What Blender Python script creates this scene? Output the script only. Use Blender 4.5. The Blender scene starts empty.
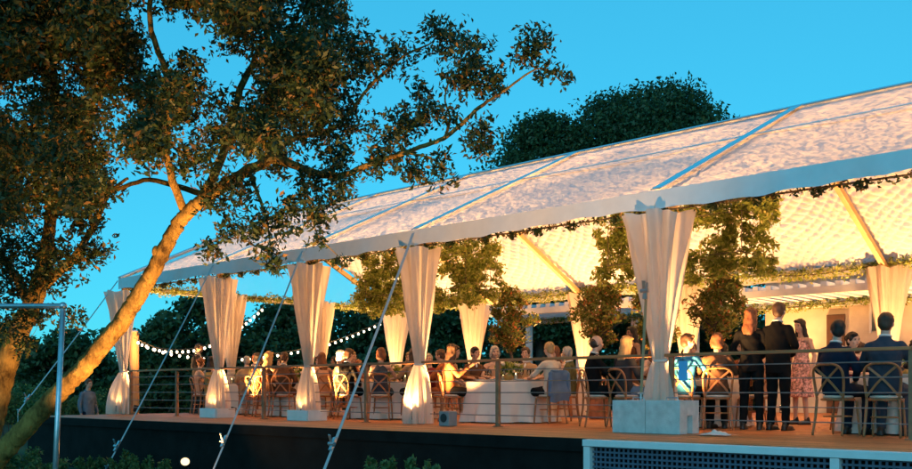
import bpy, math, random
import numpy as np
from mathutils import Vector, Matrix

R = math.radians
random.seed(7)
rng = np.random.default_rng(11)
sc = bpy.context.scene
C = sc.collection

# ------------------------------------------------------------------ camera
CAMZ, DECK = 1.60, 1.05
FPX, CX, HY = 950.0, 456.0, 392.0            # focal length, centre column and horizon row in photo pixels
YAW = R(42.7)
cs, sn = math.cos(YAW), math.sin(YAW)
cam_d = bpy.data.cameras.new('camera')
cam = bpy.data.objects.new('camera', cam_d)
C.objects.link(cam)
cam.location = (0, 0, CAMZ)
cam.rotation_euler = (R(90), 0, YAW)
cam_d.sensor_width = 36
cam_d.lens = 36 * FPX / 912
cam_d.shift_y = (HY - 234.5) / 912
cam_d.clip_start = 0.1
cam_d.clip_end = 6000
sc.camera = cam

# ------------------------------------------------------------------ world, sun, exposure
SUN_EL, SUN_AZ = R(10.0), R(150)
w = bpy.data.worlds.new('World')
sc.world = w
w.use_nodes = True
nt = w.node_tree
nt.nodes.clear()
sky = nt.nodes.new('ShaderNodeTexSky')
sky.sky_type = 'NISHITA'
sky.sun_disc = False
sky.sun_elevation = SUN_EL
sky.sun_rotation = SUN_AZ
sky.air_density = 1.0
sky.dust_density = 0.0
sky.ozone_density = 4.0
tint = nt.nodes.new('ShaderNodeMix'); tint.data_type = 'RGBA'; tint.blend_type = 'MULTIPLY'
tint.inputs[0].default_value = 1.0
tint.inputs[7].default_value = (0.37, 2.62, 3.30, 1)     # the camera's cool white balance
bg = nt.nodes.new('ShaderNodeBackground'); bg.inputs[1].default_value = 0.15
wo = nt.nodes.new('ShaderNodeOutputWorld')
gam = nt.nodes.new('ShaderNodeGamma'); gam.inputs[1].default_value = 0.4      # the even, washed-out gradient of dusk
nt.links.new(sky.outputs[0], gam.inputs[0]); nt.links.new(gam.outputs[0], tint.inputs[6])
nt.links.new(tint.outputs[2], bg.inputs[0])
nt.links.new(bg.outputs[0], wo.inputs[0])

sun_d = bpy.data.lights.new('sun', 'SUN'); sun_d.energy = 0.70; sun_d.angle = R(40); sun_d.color = (0.52, 0.84, 1.0)     # soft afterglow under the same cool white balance
sun = bpy.data.objects.new('sun', sun_d); C.objects.link(sun)
_sd = Vector((math.sin(SUN_AZ) * math.cos(SUN_EL), math.cos(SUN_AZ) * math.cos(SUN_EL), math.sin(SUN_EL)))
sun.rotation_euler = _sd.to_track_quat('Z', 'Y').to_euler()

sc.view_settings.view_transform = 'Standard'
sc.view_settings.look = 'None'
sc.view_settings.exposure = 0.0
sc.view_settings.gamma = 1.0
sc.render.engine = 'CYCLES'
sc.cycles.use_denoising = True
sc.cycles.max_bounces = 8
sc.cycles.transparent_max_bounces = 12
sc.cycles.sample_clamp_indirect = 6.0

# ------------------------------------------------------------------ photo pixel -> world
def ray(x, y):
    a = (x - CX) / FPX
    return Vector((cs * a - sn, sn * a + cs, (HY - y) / FPX))
def atY(x, y, Y):
    r = ray(x, y); k = Y / r.y
    return Vector((r.x * k, Y, CAMZ + r.z * k))
def atX(x, y, X):
    r = ray(x, y); k = X / r.x
    return Vector((X, r.y * k, CAMZ + r.z * k))
def atZ(x, y, Z):
    r = ray(x, y)
    return Vector((r.x * Z, r.y * Z, CAMZ + r.z * Z))

# ------------------------------------------------------------------ materials
MATS = {}
def newmat(name):
    m = bpy.data.materials.new(name); m.use_nodes = True
    n = m.node_tree; n.nodes.clear()
    o = n.nodes.new('ShaderNodeOutputMaterial')
    return m, n, o
def N(nt_, t, **kw):
    nd = nt_.nodes.new(t)
    for k, v in kw.items(): setattr(nd, k, v)
    return nd
def mat(name, col, rough=0.6, var=0.15, scale=6.0, bump=0.0, bscale=40.0, metal=0.0, spec=0.4, stretch=(1, 1, 1), island=0.0, sheen=0.0):
    if name in MATS: return MATS[name]
    m, n, o = newmat(name)
    b = N(n, 'ShaderNodeBsdfPrincipled')
    b.inputs['Roughness'].default_value = rough
    b.inputs['Metallic'].default_value = metal
    b.inputs['Specular IOR Level'].default_value = spec
    if sheen: b.inputs['Sheen Weight'].default_value = sheen
    tc = N(n, 'ShaderNodeTexCoord'); mp = N(n, 'ShaderNodeMapping')
    mp.inputs['Scale'].default_value = stretch
    n.links.new(tc.outputs['Object'], mp.inputs[0])
    no = N(n, 'ShaderNodeTexNoise'); no.inputs['Scale'].default_value = scale; no.inputs['Detail'].default_value = 5
    n.links.new(mp.outputs[0], no.inputs['Vector'])
    mr = N(n, 'ShaderNodeMapRange'); mr.inputs['From Min'].default_value = 0.3; mr.inputs['From Max'].default_value = 0.7
    mr.inputs['To Min'].default_value = 1 - var; mr.inputs['To Max'].default_value = 1 + var
    n.links.new(no.outputs[0], mr.inputs[0])
    hs = N(n, 'ShaderNodeHueSaturation'); hs.inputs['Color'].default_value = (*col, 1)
    if island:
        g = N(n, 'ShaderNodeNewGeometry')
        m2 = N(n, 'ShaderNodeMapRange'); m2.inputs['To Min'].default_value = 1 - island; m2.inputs['To Max'].default_value = 1 + island
        n.links.new(g.outputs['Random Per Island'], m2.inputs[0])
        mu = N(n, 'ShaderNodeMath', operation='MULTIPLY')
        n.links.new(mr.outputs[0], mu.inputs[0]); n.links.new(m2.outputs[0], mu.inputs[1])
        n.links.new(mu.outputs[0], hs.inputs['Value'])
    else:
        n.links.new(mr.outputs[0], hs.inputs['Value'])
    n.links.new(hs.outputs[0], b.inputs['Base Color'])
    if bump:
        nb = N(n, 'ShaderNodeTexNoise'); nb.inputs['Scale'].default_value = bscale; nb.inputs['Detail'].default_value = 6
        n.links.new(mp.outputs[0], nb.inputs['Vector'])
        bp = N(n, 'ShaderNodeBump'); bp.inputs['Strength'].default_value = bump; bp.inputs['Distance'].default_value = 0.02
        n.links.new(nb.outputs[0], bp.inputs['Height']); n.links.new(bp.outputs[0], b.inputs['Normal'])
    n.links.new(b.outputs[0], o.inputs[0])
    MATS[name] = m
    return m
def cloth(name, col, trans=0.5, scale=3.0, var=0.06):
    """thin fabric: part reflects, part lets light through"""
    if name in MATS: return MATS[name]
    m, n, o = newmat(name)
    d = N(n, 'ShaderNodeBsdfDiffuse'); t = N(n, 'ShaderNodeBsdfTranslucent'); mx = N(n, 'ShaderNodeMixShader')
    tc = N(n, 'ShaderNodeTexCoord'); no = N(n, 'ShaderNodeTexNoise'); no.inputs['Scale'].default_value = scale; no.inputs['Detail'].default_value = 4
    n.links.new(tc.outputs['Object'], no.inputs['Vector'])
    mr = N(n, 'ShaderNodeMapRange'); mr.inputs['From Min'].default_value = .3; mr.inputs['From Max'].default_value = .7
    mr.inputs['To Min'].default_value = 1 - var; mr.inputs['To Max'].default_value = 1 + var
    n.links.new(no.outputs[0], mr.inputs[0])
    hs = N(n, 'ShaderNodeHueSaturation'); hs.inputs['Color'].default_value = (*col, 1); n.links.new(mr.outputs[0], hs.inputs['Value'])
    n.links.new(hs.outputs[0], d.inputs[0]); n.links.new(hs.outputs[0], t.inputs[0])
    mx.inputs[0].default_value = trans
    n.links.new(d.outputs[0], mx.inputs[1]); n.links.new(t.outputs[0], mx.inputs[2]); n.links.new(mx.outputs[0], o.inputs[0])
    MATS[name] = m
    return m
def leafmat(name, c1, c2, c3=None, trans=0.3, rough=0.45):
    if name in MATS: return MATS[name]
    m, n, o = newmat(name)
    g = N(n, 'ShaderNodeNewGeometry'); cr = N(n, 'ShaderNodeValToRGB')
    e = cr.color_ramp.elements
    e[0].position = 0.0; e[0].color = (*c1, 1); e[1].position = 0.80; e[1].color = (*c2, 1)
    if c3:
        x = e.new(0.97); x.color = (*c3, 1)
    n.links.new(g.outputs['Random Per Island'], cr.inputs[0])
    b = N(n, 'ShaderNodeBsdfPrincipled'); b.inputs['Roughness'].default_value = rough; b.inputs['Specular IOR Level'].default_value = 0.3
    t = N(n, 'ShaderNodeBsdfTranslucent'); mx = N(n, 'ShaderNodeMixShader'); mx.inputs[0].default_value = trans
    n.links.new(cr.outputs[0], b.inputs['Base Color']); n.links.new(cr.outputs[0], t.inputs[0])
    n.links.new(b.outputs[0], mx.inputs[1]); n.links.new(t.outputs[0], mx.inputs[2]); n.links.new(mx.outputs[0], o.inputs[0])
    MATS[name] = m
    return m
def glow(name, col, strength):
    if name in MATS: return MATS[name]
    m, n, o = newmat(name)
    e = N(n, 'ShaderNodeEmission'); e.inputs[0].default_value = (*col, 1); e.inputs[1].default_value = strength
    n.links.new(e.outputs[0], o.inputs[0]); MATS[name] = m
    return m
def glassmat():
    if 'glass' in MATS: return MATS['glass']
    m, n, o = newmat('glass')
    t = N(n, 'ShaderNodeBsdfTransparent'); t.inputs[0].default_value = (.93, .95, .95, 1)
    g = N(n, 'ShaderNodeBsdfGlossy'); g.inputs['Roughness'].default_value = .03
    f = N(n, 'ShaderNodeFresnel'); f.inputs[0].default_value = 1.5
    mx = N(n, 'ShaderNodeMixShader'); n.links.new(f.outputs[0], mx.inputs[0])
    n.links.new(t.outputs[0], mx.inputs[1]); n.links.new(g.outputs[0], mx.inputs[2]); n.links.new(mx.outputs[0], o.inputs[0])
    MATS['glass'] = m
    return m

WHITE_PAINT = mat('white_paint', (.74, .74, .72), .45, .06)
ALU = mat('aluminium', (.62, .64, .66), .38, .08, metal=.85)
STEEL = mat('galvanised_steel', (.52, .55, .58), .36, .15, 14, metal=.8)
WOOD_DECK = mat('deck_wood', (.42, .155, .05), .5, .3, 2.2, .25, 24, stretch=(.4, 8, 8), island=.22)
WOOD_RAIL = mat('rail_wood', (.42, .165, .06), .45, .2, 3, .15, 30, stretch=(.5, 8, 8))
WOOD_CHAIR = mat('chair_wood', (.33, .14, .05), .4, .2, 5, .1, 40, stretch=(6, 6, 1))
WOOD_POLE = mat('pole_wood', (.42, .25, .12), .55, .2, 5, .2, 40, stretch=(6, 6, .6))
SKIRT = mat('black_skirt', (.009, .0095, .009), .8, .4, 3, .3, 60, spec=.12)
CONCRETE = mat('concrete', (.58, .57, .54), .85, .16, 9, .5, 60)
WEB_WHITE = mat('white_webbing', (.5, .52, .54), .6, .1, 30)
BLACKPL = mat('black_plastic', (.02, .02, .022), .45, .15)
def bark_mat(name, c1, c2):
    m, n, o = newmat(name)
    b_ = N(n, 'ShaderNodeBsdfPrincipled'); b_.inputs['Roughness'].default_value = .92; b_.inputs['Specular IOR Level'].default_value = .15
    tc = N(n, 'ShaderNodeTexCoord'); mp = N(n, 'ShaderNodeMapping'); mp.inputs['Rotation'].default_value = (0, R(-42), R(-42)); mp.inputs['Scale'].default_value = (9, 9, 2.6)
    n.links.new(tc.outputs['Object'], mp.inputs[0])
    no = N(n, 'ShaderNodeTexNoise'); no.inputs['Scale'].default_value = 2.2; no.inputs['Detail'].default_value = 9; no.inputs['Roughness'].default_value = .68; no.inputs['Distortion'].default_value = .5
    n.links.new(mp.outputs[0], no.inputs['Vector'])
    n2 = N(n, 'ShaderNodeTexNoise'); n2.inputs['Scale'].default_value = 4.0; n2.inputs['Detail'].default_value = 4; n.links.new(tc.outputs['Object'], n2.inputs['Vector'])
    cr = N(n, 'ShaderNodeValToRGB'); e = cr.color_ramp.elements; e[0].position = .36; e[0].color = (*c1, 1); e[1].position = .62; e[1].color = (*c2, 1)
    mx = N(n, 'ShaderNodeMath', operation='MULTIPLY_ADD'); mx.inputs[1].default_value = .55; n.links.new(n2.outputs[0], mx.inputs[0])
    m3 = N(n, 'ShaderNodeMath', operation='MULTIPLY'); m3.inputs[1].default_value = .48; n.links.new(no.outputs[0], m3.inputs[0]); n.links.new(m3.outputs[0], mx.inputs[2])
    n.links.new(mx.outputs[0], cr.inputs[0]); n.links.new(cr.outputs[0], b_.inputs['Base Color'])
    bp = N(n, 'ShaderNodeBump'); bp.inputs['Strength'].default_value = 1.0; bp.inputs['Distance'].default_value = .06; n.links.new(no.outputs[0], bp.inputs['Height']); n.links.new(bp.outputs[0], b_.inputs['Normal'])
    n.links.new(b_.outputs[0], o.inputs[0]); MATS[name] = m
    return m
BARK = bark_mat('bark', (.055, .030, .009), (.40, .25, .065))
BARK_D = mat('bark_dark', (.10, .08, .06), .9, .35, 7, .9, 22, stretch=(1, 1, .45))
LINEN = cloth('table_linen', (.78, .70, .62), .15)
DRAPE = cloth('curtain_fabric', (.88, .80, .72), .68)
GRASS_M = mat('lawn', (.035, .06, .02), .9, .5, 1.5, .6, 50)
LEAF_OAK = leafmat('oak_leaf', (.014, .032, .013), (.048, .080, .026), (.20, .10, .022), .32)  # brownish third tone, its share enlarged to imitate warm-lit highlights
LEAF_FAR = leafmat('far_leaf', (.020, .048, .018), (.065, .115, .040), None, .2)
LEAF_GARLAND = leafmat('garland_leaf', (.13, .19, .035), (.36, .41, .10), (.55, .48, .18), .55)
LEAF_SHRUB = leafmat('shrub_leaf', (.05, .10, .03), (.13, .22, .07), None, .3)
LEAF_POT = leafmat('potted_leaf', (.07, .11, .025), (.24, .26, .07), (.45, .15, .06), .46)

# ------------------------------------------------------------------ object helpers
def tag(o, label=None, cat=None, group=None, kind=None):
    if label: o['label'] = label
    if cat: o['category'] = cat
    if group: o['group'] = group
    if kind: o['kind'] = kind
    return o
def empty(name, loc=(0, 0, 0), rz=0.0):
    o = bpy.data.objects.new(name, None); C.objects.link(o)
    o.location = loc; o.rotation_euler = (0, 0, rz); o.empty_display_size = .2
    return o
def link(name, me, material=None, parent=None, loc=None, own=False):
    o = bpy.data.objects.new(name, me); C.objects.link(o)
    if material is not None:
        if own:
            if not me.materials: me.materials.append(None)
            o.material_slots[0].link = 'OBJECT'; o.material_slots[0].material = material
        elif not me.materials: me.materials.append(material)
    if parent is not None: o.parent = parent
    if loc is not None: o.location = loc
    return o
def copy_tree(o, parent=None):
    c = o.copy(); C.objects.link(c); c.parent = parent
    for ch in o.children: copy_tree(ch, c)
    return c

class MB:
    def __init__(s): s.v = []; s.f = []
    def add(s, vs, fs):
        k = len(s.v); s.v += [tuple(p) for p in vs]; s.f += [tuple(i + k for i in f) for f in fs]; return s
    def box(s, lo, hi):
        x0, y0, z0 = lo; x1, y1, z1 = hi
        return s.add([(x0,y0,z0),(x1,y0,z0),(x1,y1,z0),(x0,y1,z0),(x0,y0,z1),(x1,y0,z1),(x1,y1,z1),(x0,y1,z1)],
                     [(0,3,2,1),(4,5,6,7),(0,1,5,4),(1,2,6,5),(2,3,7,6),(3,0,4,7)])
    def bar(s, a, b, wd, ht, up=(0, 0, 1)):
        """rectangular bar from a to b, wd across, ht along up"""
        a = Vector(a); b = Vector(b); d = (b - a).normalized(); u = Vector(up)
        sx = d.cross(u)
        if sx.length < 1e-5: sx = d.cross(Vector((1, 0, 0)))
        sx.normalize(); uz = sx.cross(d).normalized()
        vs = []
        for p in (a, b):
            for i, j in ((-1,-1),(1,-1),(1,1),(-1,1)): vs.append(p + sx * (i * wd / 2) + uz * (j * ht / 2))
        return s.add(vs, [(3,2,1,0),(4,5,6,7),(0,1,5,4),(1,2,6,5),(2,3,7,6),(3,0,4,7)])
    def tube(s, pts, rad, n=8, cap=True, jit=0.0):
        pts = [Vector(p) for p in pts]
        if not isinstance(rad, (list, tuple)): rad = [rad] * len(pts)
        k = len(s.v); ref = None
        for i, p in enumerate(pts):
            d = (pts[min(i + 1, len(pts) - 1)] - pts[max(i - 1, 0)])
            if d.length < 1e-9: d = Vector((0, 0, 1))
            d.normalize()
            if ref is None:
                ref = d.cross(Vector((0, 0, 1)) if abs(d.z) < .9 else Vector((1, 0, 0))).normalized()
            e1 = (ref - d * ref.dot(d)).normalized(); e2 = d.cross(e1); ref = e1
            for j in range(n):
                t = 2 * math.pi * j / n; r = rad[i] * (1 + (random.uniform(-jit, jit) if jit else 0))
                s.v.append(tuple(p + e1 * (math.cos(t) * r) + e2 * (math.sin(t) * r)))
        for i in range(len(pts) - 1):
            for j in range(n):
                a = k + i * n + j; b = k + i * n + (j + 1) % n
                s.f.append((a, b, b + n, a + n))
        if cap:
            s.f.append(tuple(k + j for j in range(n - 1, -1, -1))); q = k + (len(pts) - 1) * n
            s.f.append(tuple(q + j for j in range(n)))
        return s
    def lathe(s, prof, c=(0, 0, 0), n=16, sx=1, sy=1):
        k = len(s.v)
        for r, z in prof:
            for j in range(n):
                t = 2 * math.pi * j / n; s.v.append((c[0] + r * sx * math.cos(t), c[1] + r * sy * math.sin(t), c[2] + z))
        for i in range(len(prof) - 1):
            for j in range(n):
                a = k + i * n + j; b = k + i * n + (j + 1) % n; s.f.append((a, b, b + n, a + n))
        s.f.append(tuple(k + j for j in range(n - 1, -1, -1))); q = k + (len(prof) - 1) * n
        s.f.append(tuple(q + j for j in range(n)))
        return s
    def ball(s, c, r, n=10, m=7, rot=None):
        if not isinstance(r, (tuple, list)): r = (r, r, r)
        c = Vector(c); k = len(s.v)
        def put(p):
            p = Vector((p[0] * r[0], p[1] * r[1], p[2] * r[2]))
            if rot is not None: p = rot @ p
            s.v.append(tuple(c + p))
        put((0, 0, -1))
        for i in range(1, m):
            t = math.pi * i / m
            for j in range(n):
                u = 2 * math.pi * j / n; put((math.sin(t) * math.cos(u), math.sin(t) * math.sin(u), -math.cos(t)))
        put((0, 0, 1)); top = len(s.v) - 1
        for j in range(n):
            s.f.append((k, k + 1 + (j + 1) % n, k + 1 + j))
            q = k + 1 + (m - 2) * n; s.f.append((top, q + j, q + (j + 1) % n))
        for i in range(m - 2):
            for j in range(n):
                a = k + 1 + i * n + j; b = k + 1 + i * n + (j + 1) % n; s.f.append((a, b, b + n, a + n))
        return s
    def caps(s, a, b, ra, rb, n=10):
        """tapered capsule"""
        a = Vector(a); b = Vector(b); d = b - a
        if d.length < 1e-6: return s.ball(a, ra)
        d.normalize(); P = []; Q = []
        for t in (80, 50, 22): P.append(a - d * (ra * math.sin(R(t)))); Q.append(ra * math.cos(R(t)))
        P += [a, b]; Q += [ra, rb]
        for t in (22, 50, 80): P.append(b + d * (rb * math.sin(R(t)))); Q.append(rb * math.cos(R(t)))
        return s.tube(P, Q, n)
    def grid(s, fn, nu, nv, closed_u=False):
        k = len(s.v)
        for i in range(nv + 1):
            for j in range(nu + (0 if closed_u else 1)): s.v.append(tuple(fn(j / nu, i / nv)))
        st = nu if closed_u else nu + 1
        for i in range(nv):
            for j in range(nu):
                a = k + i * st + j; b = k + i * st + (j + 1) % st; s.f.append((a, b, b + st, a + st))
        return s
    def mesh(s, name, smooth=False):
        me = bpy.data.meshes.new(name); me.from_pydata(s.v, [], s.f); me.update()
        if smooth: me.polygons.foreach_set('use_smooth', [True] * len(me.polygons))
        return me
    def build(s, name, material, parent=None, loc=None, smooth=False, bevel=0.0):
        o = link(name, s.mesh(name, smooth), material, parent, loc)
        if bevel:
            b = o.modifiers.new('bevel', 'BEVEL'); b.width = bevel; b.segments = 2; b.limit_method = 'ANGLE'
        return o

def npmesh(name, V, Q):
    """mesh from a vertex array and a quad array"""
    me = bpy.data.meshes.new(name)
    me.vertices.add(len(V)); me.vertices.foreach_set('co', np.ascontiguousarray(V, dtype=np.float32).ravel())
    me.loops.add(Q.size); me.loops.foreach_set('vertex_index', Q.astype(np.int32).ravel())
    me.polygons.add(len(Q)); me.polygons.foreach_set('loop_start', np.arange(0, Q.size, 4, dtype=np.int32))
    me.update(calc_edges=True)
    return me
def leaf_mesh(name, P, L, W, fold=0.25, droop=None):
    """one folded blade for each point of P; L, W: length and width (scalars or arrays)"""
    n = len(P); P = np.asarray(P)
    d = rng.normal(size=(n, 3))
    if droop is not None: d = d * .75 + np.asarray(droop)
    d /= np.linalg.norm(d, axis=1)[:, None]
    r = rng.normal(size=(n, 3)); s_ = np.cross(d, r); s_ /= np.linalg.norm(s_, axis=1)[:, None]
    u = np.cross(s_, d)
    k = rng.uniform(.65, 1.3, size=(n, 1)); L_ = np.broadcast_to(np.asarray(L).reshape(-1, 1), (n, 1)) * k; W_ = np.broadcast_to(np.asarray(W).reshape(-1, 1), (n, 1)) * k
    V = np.empty((n, 4, 3)); V[:, 0] = P - d * L_ * .5
    V[:, 1] = P + s_ * W_ * .5 + u * W_ * fold; V[:, 2] = P + d * L_ * .5; V[:, 3] = P - s_ * W_ * .5 + u * W_ * fold
    Q = np.arange(n * 4).reshape(n, 4)
    return npmesh(name, V.reshape(-1, 3), Q)
def blob_points(c, r, n, hollow=.35):
    """points in an ellipsoid, more towards its skin"""
    d = rng.normal(size=(n, 3)); d /= np.linalg.norm(d, axis=1)[:, None]
    k = rng.uniform(hollow, 1.0, size=(n, 1)) ** .6
    return np.asarray(c) + d * k * np.asarray(r)
def remesh(mb, name, voxel=.012, it=4, wrinkle=0.0):
    """weld overlapping shapes into one continuous skin"""
    me = mb.mesh(name); o = bpy.data.objects.new('tmp', me); C.objects.link(o)
    m = o.modifiers.new('r', 'REMESH'); m.mode = 'VOXEL'; m.voxel_size = voxel; m.adaptivity = 0.0
    s_ = o.modifiers.new('s', 'SMOOTH'); s_.factor = .5; s_.iterations = it
    dg = bpy.context.evaluated_depsgraph_get()
    out = bpy.data.meshes.new_from_object(o.evaluated_get(dg), depsgraph=dg)
    bpy.data.objects.remove(o); bpy.data.meshes.remove(me)
    out.name = name
    n = len(out.vertices); co = np.empty(n * 3, dtype=np.float32); out.vertices.foreach_get('co', co)
    if wrinkle:
        P = co.reshape(-1, 3)
        k = np.sin(P[:, 2] * 38 + 3 * np.sin(P[:, 0] * 17) + 2 * np.sin(P[:, 1] * 21)) * np.sin(P[:, 0] * 13 + P[:, 1] * 19 + P[:, 2] * 7)
        nr = np.empty(n * 3, dtype=np.float32); out.vertices.foreach_get('normal', nr)
        P += nr.reshape(-1, 3) * (k * wrinkle)[:, None]
        out.vertices.foreach_set('co', P.ravel())
    out.materials.clear()
    out.polygons.foreach_set('use_smooth', [True] * len(out.polygons)); out.update()
    return out

# ================================================================== THE SETTING
def gz(x, y):
    """height of the ground"""
    def ss(t): t = min(1, max(0, t)); return t * t * (3 - 2 * t)
    return .32 * ss((-21.5 - x) / 3.0) * ss((60 + x) / 30.0) + .05 * math.sin(x * .31) * math.cos(y * .27)
g = MB()
xs = [-3000, -600, -200, -100, -60] + [-50 + i * 1.5 for i in range(44)] + [20, 40, 100, 300, 900, 3000]
ys = [-3000, -600, -100, -30] + [-15 + i * 1.5 for i in range(52)] + [70, 90, 140, 260, 700, 3000]
for y in ys:
    for x in xs: g.v.append((x, y, gz(x, y)))
nx = len(xs)
for i in range(len(ys) - 1):
    for j in range(nx - 1): a = i * nx + j; g.f.append((a, a + 1, a + 1 + nx, a + nx))
tag(g.build('ground', GRASS_M, smooth=True), 'dark evening lawn around the raised deck', None, None, 'structure')

# ---- deck
DX0, DX1, DY0, DY1 = -22.0, 4.2, 9.30, 24.6
deck = empty('deck', (0, 0, 0)); tag(deck, 'raised wooden deck with black skirting carrying the lit tent', None, None, 'structure')
b = MB(); y = DY0
while y < DY1 - .02:
    x = DX0
    while x < DX1:
        x2 = min(DX1, x + random.choice((3.6, 4.2, 4.8, 3.0)))
        if DX1 - x2 < .6: x2 = DX1
        b.box((x + .002, y, DECK - .028), (x2 - .002, y + .138, DECK + random.uniform(-.0015, .0015))); x = x2
    y += .143
tag(b.build('deck_boards', WOOD_DECK, deck), kind='stuff')
MB().box((DX0 + .03, DY0 + .04, -.4), (DX1 - .03, DY1 - .03, DECK - .03)).build('skirting', SKIRT, deck)
XL = atY(592, 440, DY0).x                      # the lattice section of the skirting begins here
MB().box((DX0 - .0, DY0 - .012, DECK - .16), (XL - .07, DY0 + .036, DECK - .004)).build('fascia_board', SKIRT, deck)
posts_x = [XL, XL + 2.88, XL + 5.76, XL + 8.64]
MB().box((XL - .05, DY0 - .13, DECK - .085), (DX1, DY0 - .004, DECK - .006)).build('trim_rail', WHITE_PAINT, deck, bevel=.006)
for px_ in posts_x:
    MB().box((px_ - .045, DY0 - .115, -.1), (px_ + .045, DY0 - .01, DECK - .088)).build('trim_post', WHITE_PAINT, deck, bevel=.006)
LATT = mat('blue_lattice', (.085, .115, .165), .55, .2, 8)
for i in range(3):
    m = MB(); x0, x1 = posts_x[i] + .05, posts_x[i + 1] - .05
    xx = x0 + .03
    while xx < x1: m.box((xx, DY0 - .045, 0.0), (xx + .022, DY0 - .030, DECK - .09)); xx += .062
    zz = .02
    while zz < DECK - .1: m.box((x0, DY0 - .060, zz), (x1, DY0 - .0465, zz + .022)); zz += .058
    tag(m.build('lattice_panel', LATT, deck), kind='stuff')

# ---- tent
YN, YF, RY = 11.45, 20.55, 16.0
ZE, ZR, ZV = 4.30, 6.47, 4.03
FX = [-21.5, -17.42, -14.39, -11.40, -6.76, -2.2, 2.4]
FARX = [-21.5, -18.25, -14.39, -11.40, -6.76, -2.2, 2.4]
GY = [14.5, 17.55]
tent = empty('tent', (0, 0, DECK))
tag(tent, 'long gabled marquee with glowing pleated white roof on the deck', 'tent')
def tpart(mb, name, material, **kw):
    o = mb.build(name, material, tent, **kw); o.matrix_parent_inverse = Matrix.Translation((0, 0, -DECK)); return o
# the pleated roof lining: real relief in a lattice of soft pillows
def liner(y0, z0, y1, z1, name):
    nu, nv = 1000, 170
    U, Vv = np.meshgrid(np.linspace(0, 1, nu + 1), np.linspace(0, 1, nv + 1))
    X = FX[0] + U * (FX[-1] - FX[0]); Ls = math.hypot(y1 - y0, z1 - z0); S = Vv * Ls
    Y = y0 + Vv * (y1 - y0); Z = z0 + Vv * (z1 - z0)
    n = np.array([z0 - z1, y1 - y0]); n = n / np.linalg.norm(n)
    if n[1] < 0: n = -n
    jx = .06 * np.sin(X * 2.3 + S * 1.7) + .05 * np.sin(X * 5.1 - S * 3.3)
    a_ = np.abs(np.sin(math.pi * ((X + jx) / .27 + S / .30))); b_ = np.abs(np.sin(math.pi * ((X + jx) / .27 - S / .30)))
    D = -.075 + .052 * (1 - np.sqrt(a_ * b_)) + .004 * np.sin(X * 9 + S * 14)
    D = D - .02 * np.sin(math.pi * np.clip(Vv, 0, 1))
    D = D * (1 - Vv ** 5) + .012 * Vv ** 5
    Y = Y + n[0] * D; Z = Z + n[1] * D
    V = np.stack([X, Y, Z], -1).reshape(-1, 3)
    i, j = np.meshgrid(np.arange(nv), np.arange(nu), indexing='ij'); k = (i * (nu + 1) + j).ravel()
    Q = np.stack([k, k + 1, k + nu + 2, k + nu + 1], -1)
    me = npmesh(name, V, Q)
    me.polygons.foreach_set('use_smooth', [True] * len(me.polygons))
    o = link(name, me, LINER, tent); o.matrix_parent_inverse = Matrix.Translation((0, 0, -DECK))
def liner_mat():
    m, n, o = newmat('roof_lining')
    tc = N(n, 'ShaderNodeTexCoord'); mp = N(n, 'ShaderNodeMapping'); mp.inputs['Rotation'].default_value = (0, 0, R(32)); mp.inputs['Scale'].default_value = (4.6, 14.0, 9.0)
    n.links.new(tc.outputs['Object'], mp.inputs[0])
    no = N(n, 'ShaderNodeTexNoise'); no.inputs['Scale'].default_value = 1.6; no.inputs['Detail'].default_value = 3; no.inputs['Distortion'].default_value = .6
    n.links.new(mp.outputs[0], no.inputs['Vector'])
    mr = N(n, 'ShaderNodeMapRange'); mr.inputs['From Min'].default_value = .38; mr.inputs['From Max'].default_value = .65
    mr.inputs['To Min'].default_value = .10; mr.inputs['To Max'].default_value = .66       # one or two layers of sheer cloth
    n.links.new(no.outputs[0], mr.inputs[0])
    d = N(n, 'ShaderNodeBsdfDiffuse'); d.inputs[0].default_value = (.66, .62, .58, 1)
    t = N(n, 'ShaderNodeBsdfTranslucent'); t.inputs[0].default_value = (.86, .82, .78, 1)
    mx = N(n, 'ShaderNodeMixShader'); n.links.new(mr.outputs[0], mx.inputs[0])
    n.links.new(d.outputs[0], mx.inputs[1]); n.links.new(t.outputs[0], mx.inputs[2]); n.links.new(mx.outputs[0], o.inputs[0])
    return m
LINER = liner_mat()
def vinyl_mat():
    m, n, o = newmat('clear_vinyl')
    t = N(n, 'ShaderNodeBsdfTransparent'); t.inputs[0].default_value = (.94, .95, .96, 1)
    g_ = N(n, 'ShaderNodeBsdfGlossy'); g_.inputs['Roughness'].default_value = .12
    f = N(n, 'ShaderNodeFresnel'); f.inputs[0].default_value = 1.38
    no = N(n, 'ShaderNodeTexNoise'); no.inputs['Scale'].default_value = 1.3
    bp = N(n, 'ShaderNodeBump'); bp.inputs['Strength'].default_value = .15; n.links.new(no.outputs[0], bp.inputs['Height'])
    n.links.new(bp.outputs[0], f.inputs['Normal']); n.links.new(bp.outputs[0], g_.inputs['Normal'])
    mx = N(n, 'ShaderNodeMixShader'); n.links.new(f.outputs[0], mx.inputs[0])
    n.links.new(t.outputs[0], mx.inputs[1]); n.links.new(g_.outputs[0], mx.inputs[2]); n.links.new(mx.outputs[0], o.inputs[0])
    return m
VINYL = vinyl_mat()
liner(YN - .10, ZE, RY, ZR, 'roof_lining')
liner(YF + .10, ZE, RY, ZR, 'roof_lining')
for i in range(len(FX) - 1):                              # the clear roof sheets, one for each bay and slope
    for (ya, yb) in ((YN - .12, RY), (YF + .12, RY)):
        x0, x1 = FX[i] + .03, FX[i + 1] - .03
        m = MB().grid(lambda u, v: (x0 + u * (x1 - x0), ya + v * (yb - ya), ZE + .03 + v * (ZR - ZE) - .035 * math.sin(math.pi * u) * math.sin(math.pi * v)), 8, 6)
        tpart(m, 'roof_sheet', VINYL, smooth=True)
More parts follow.
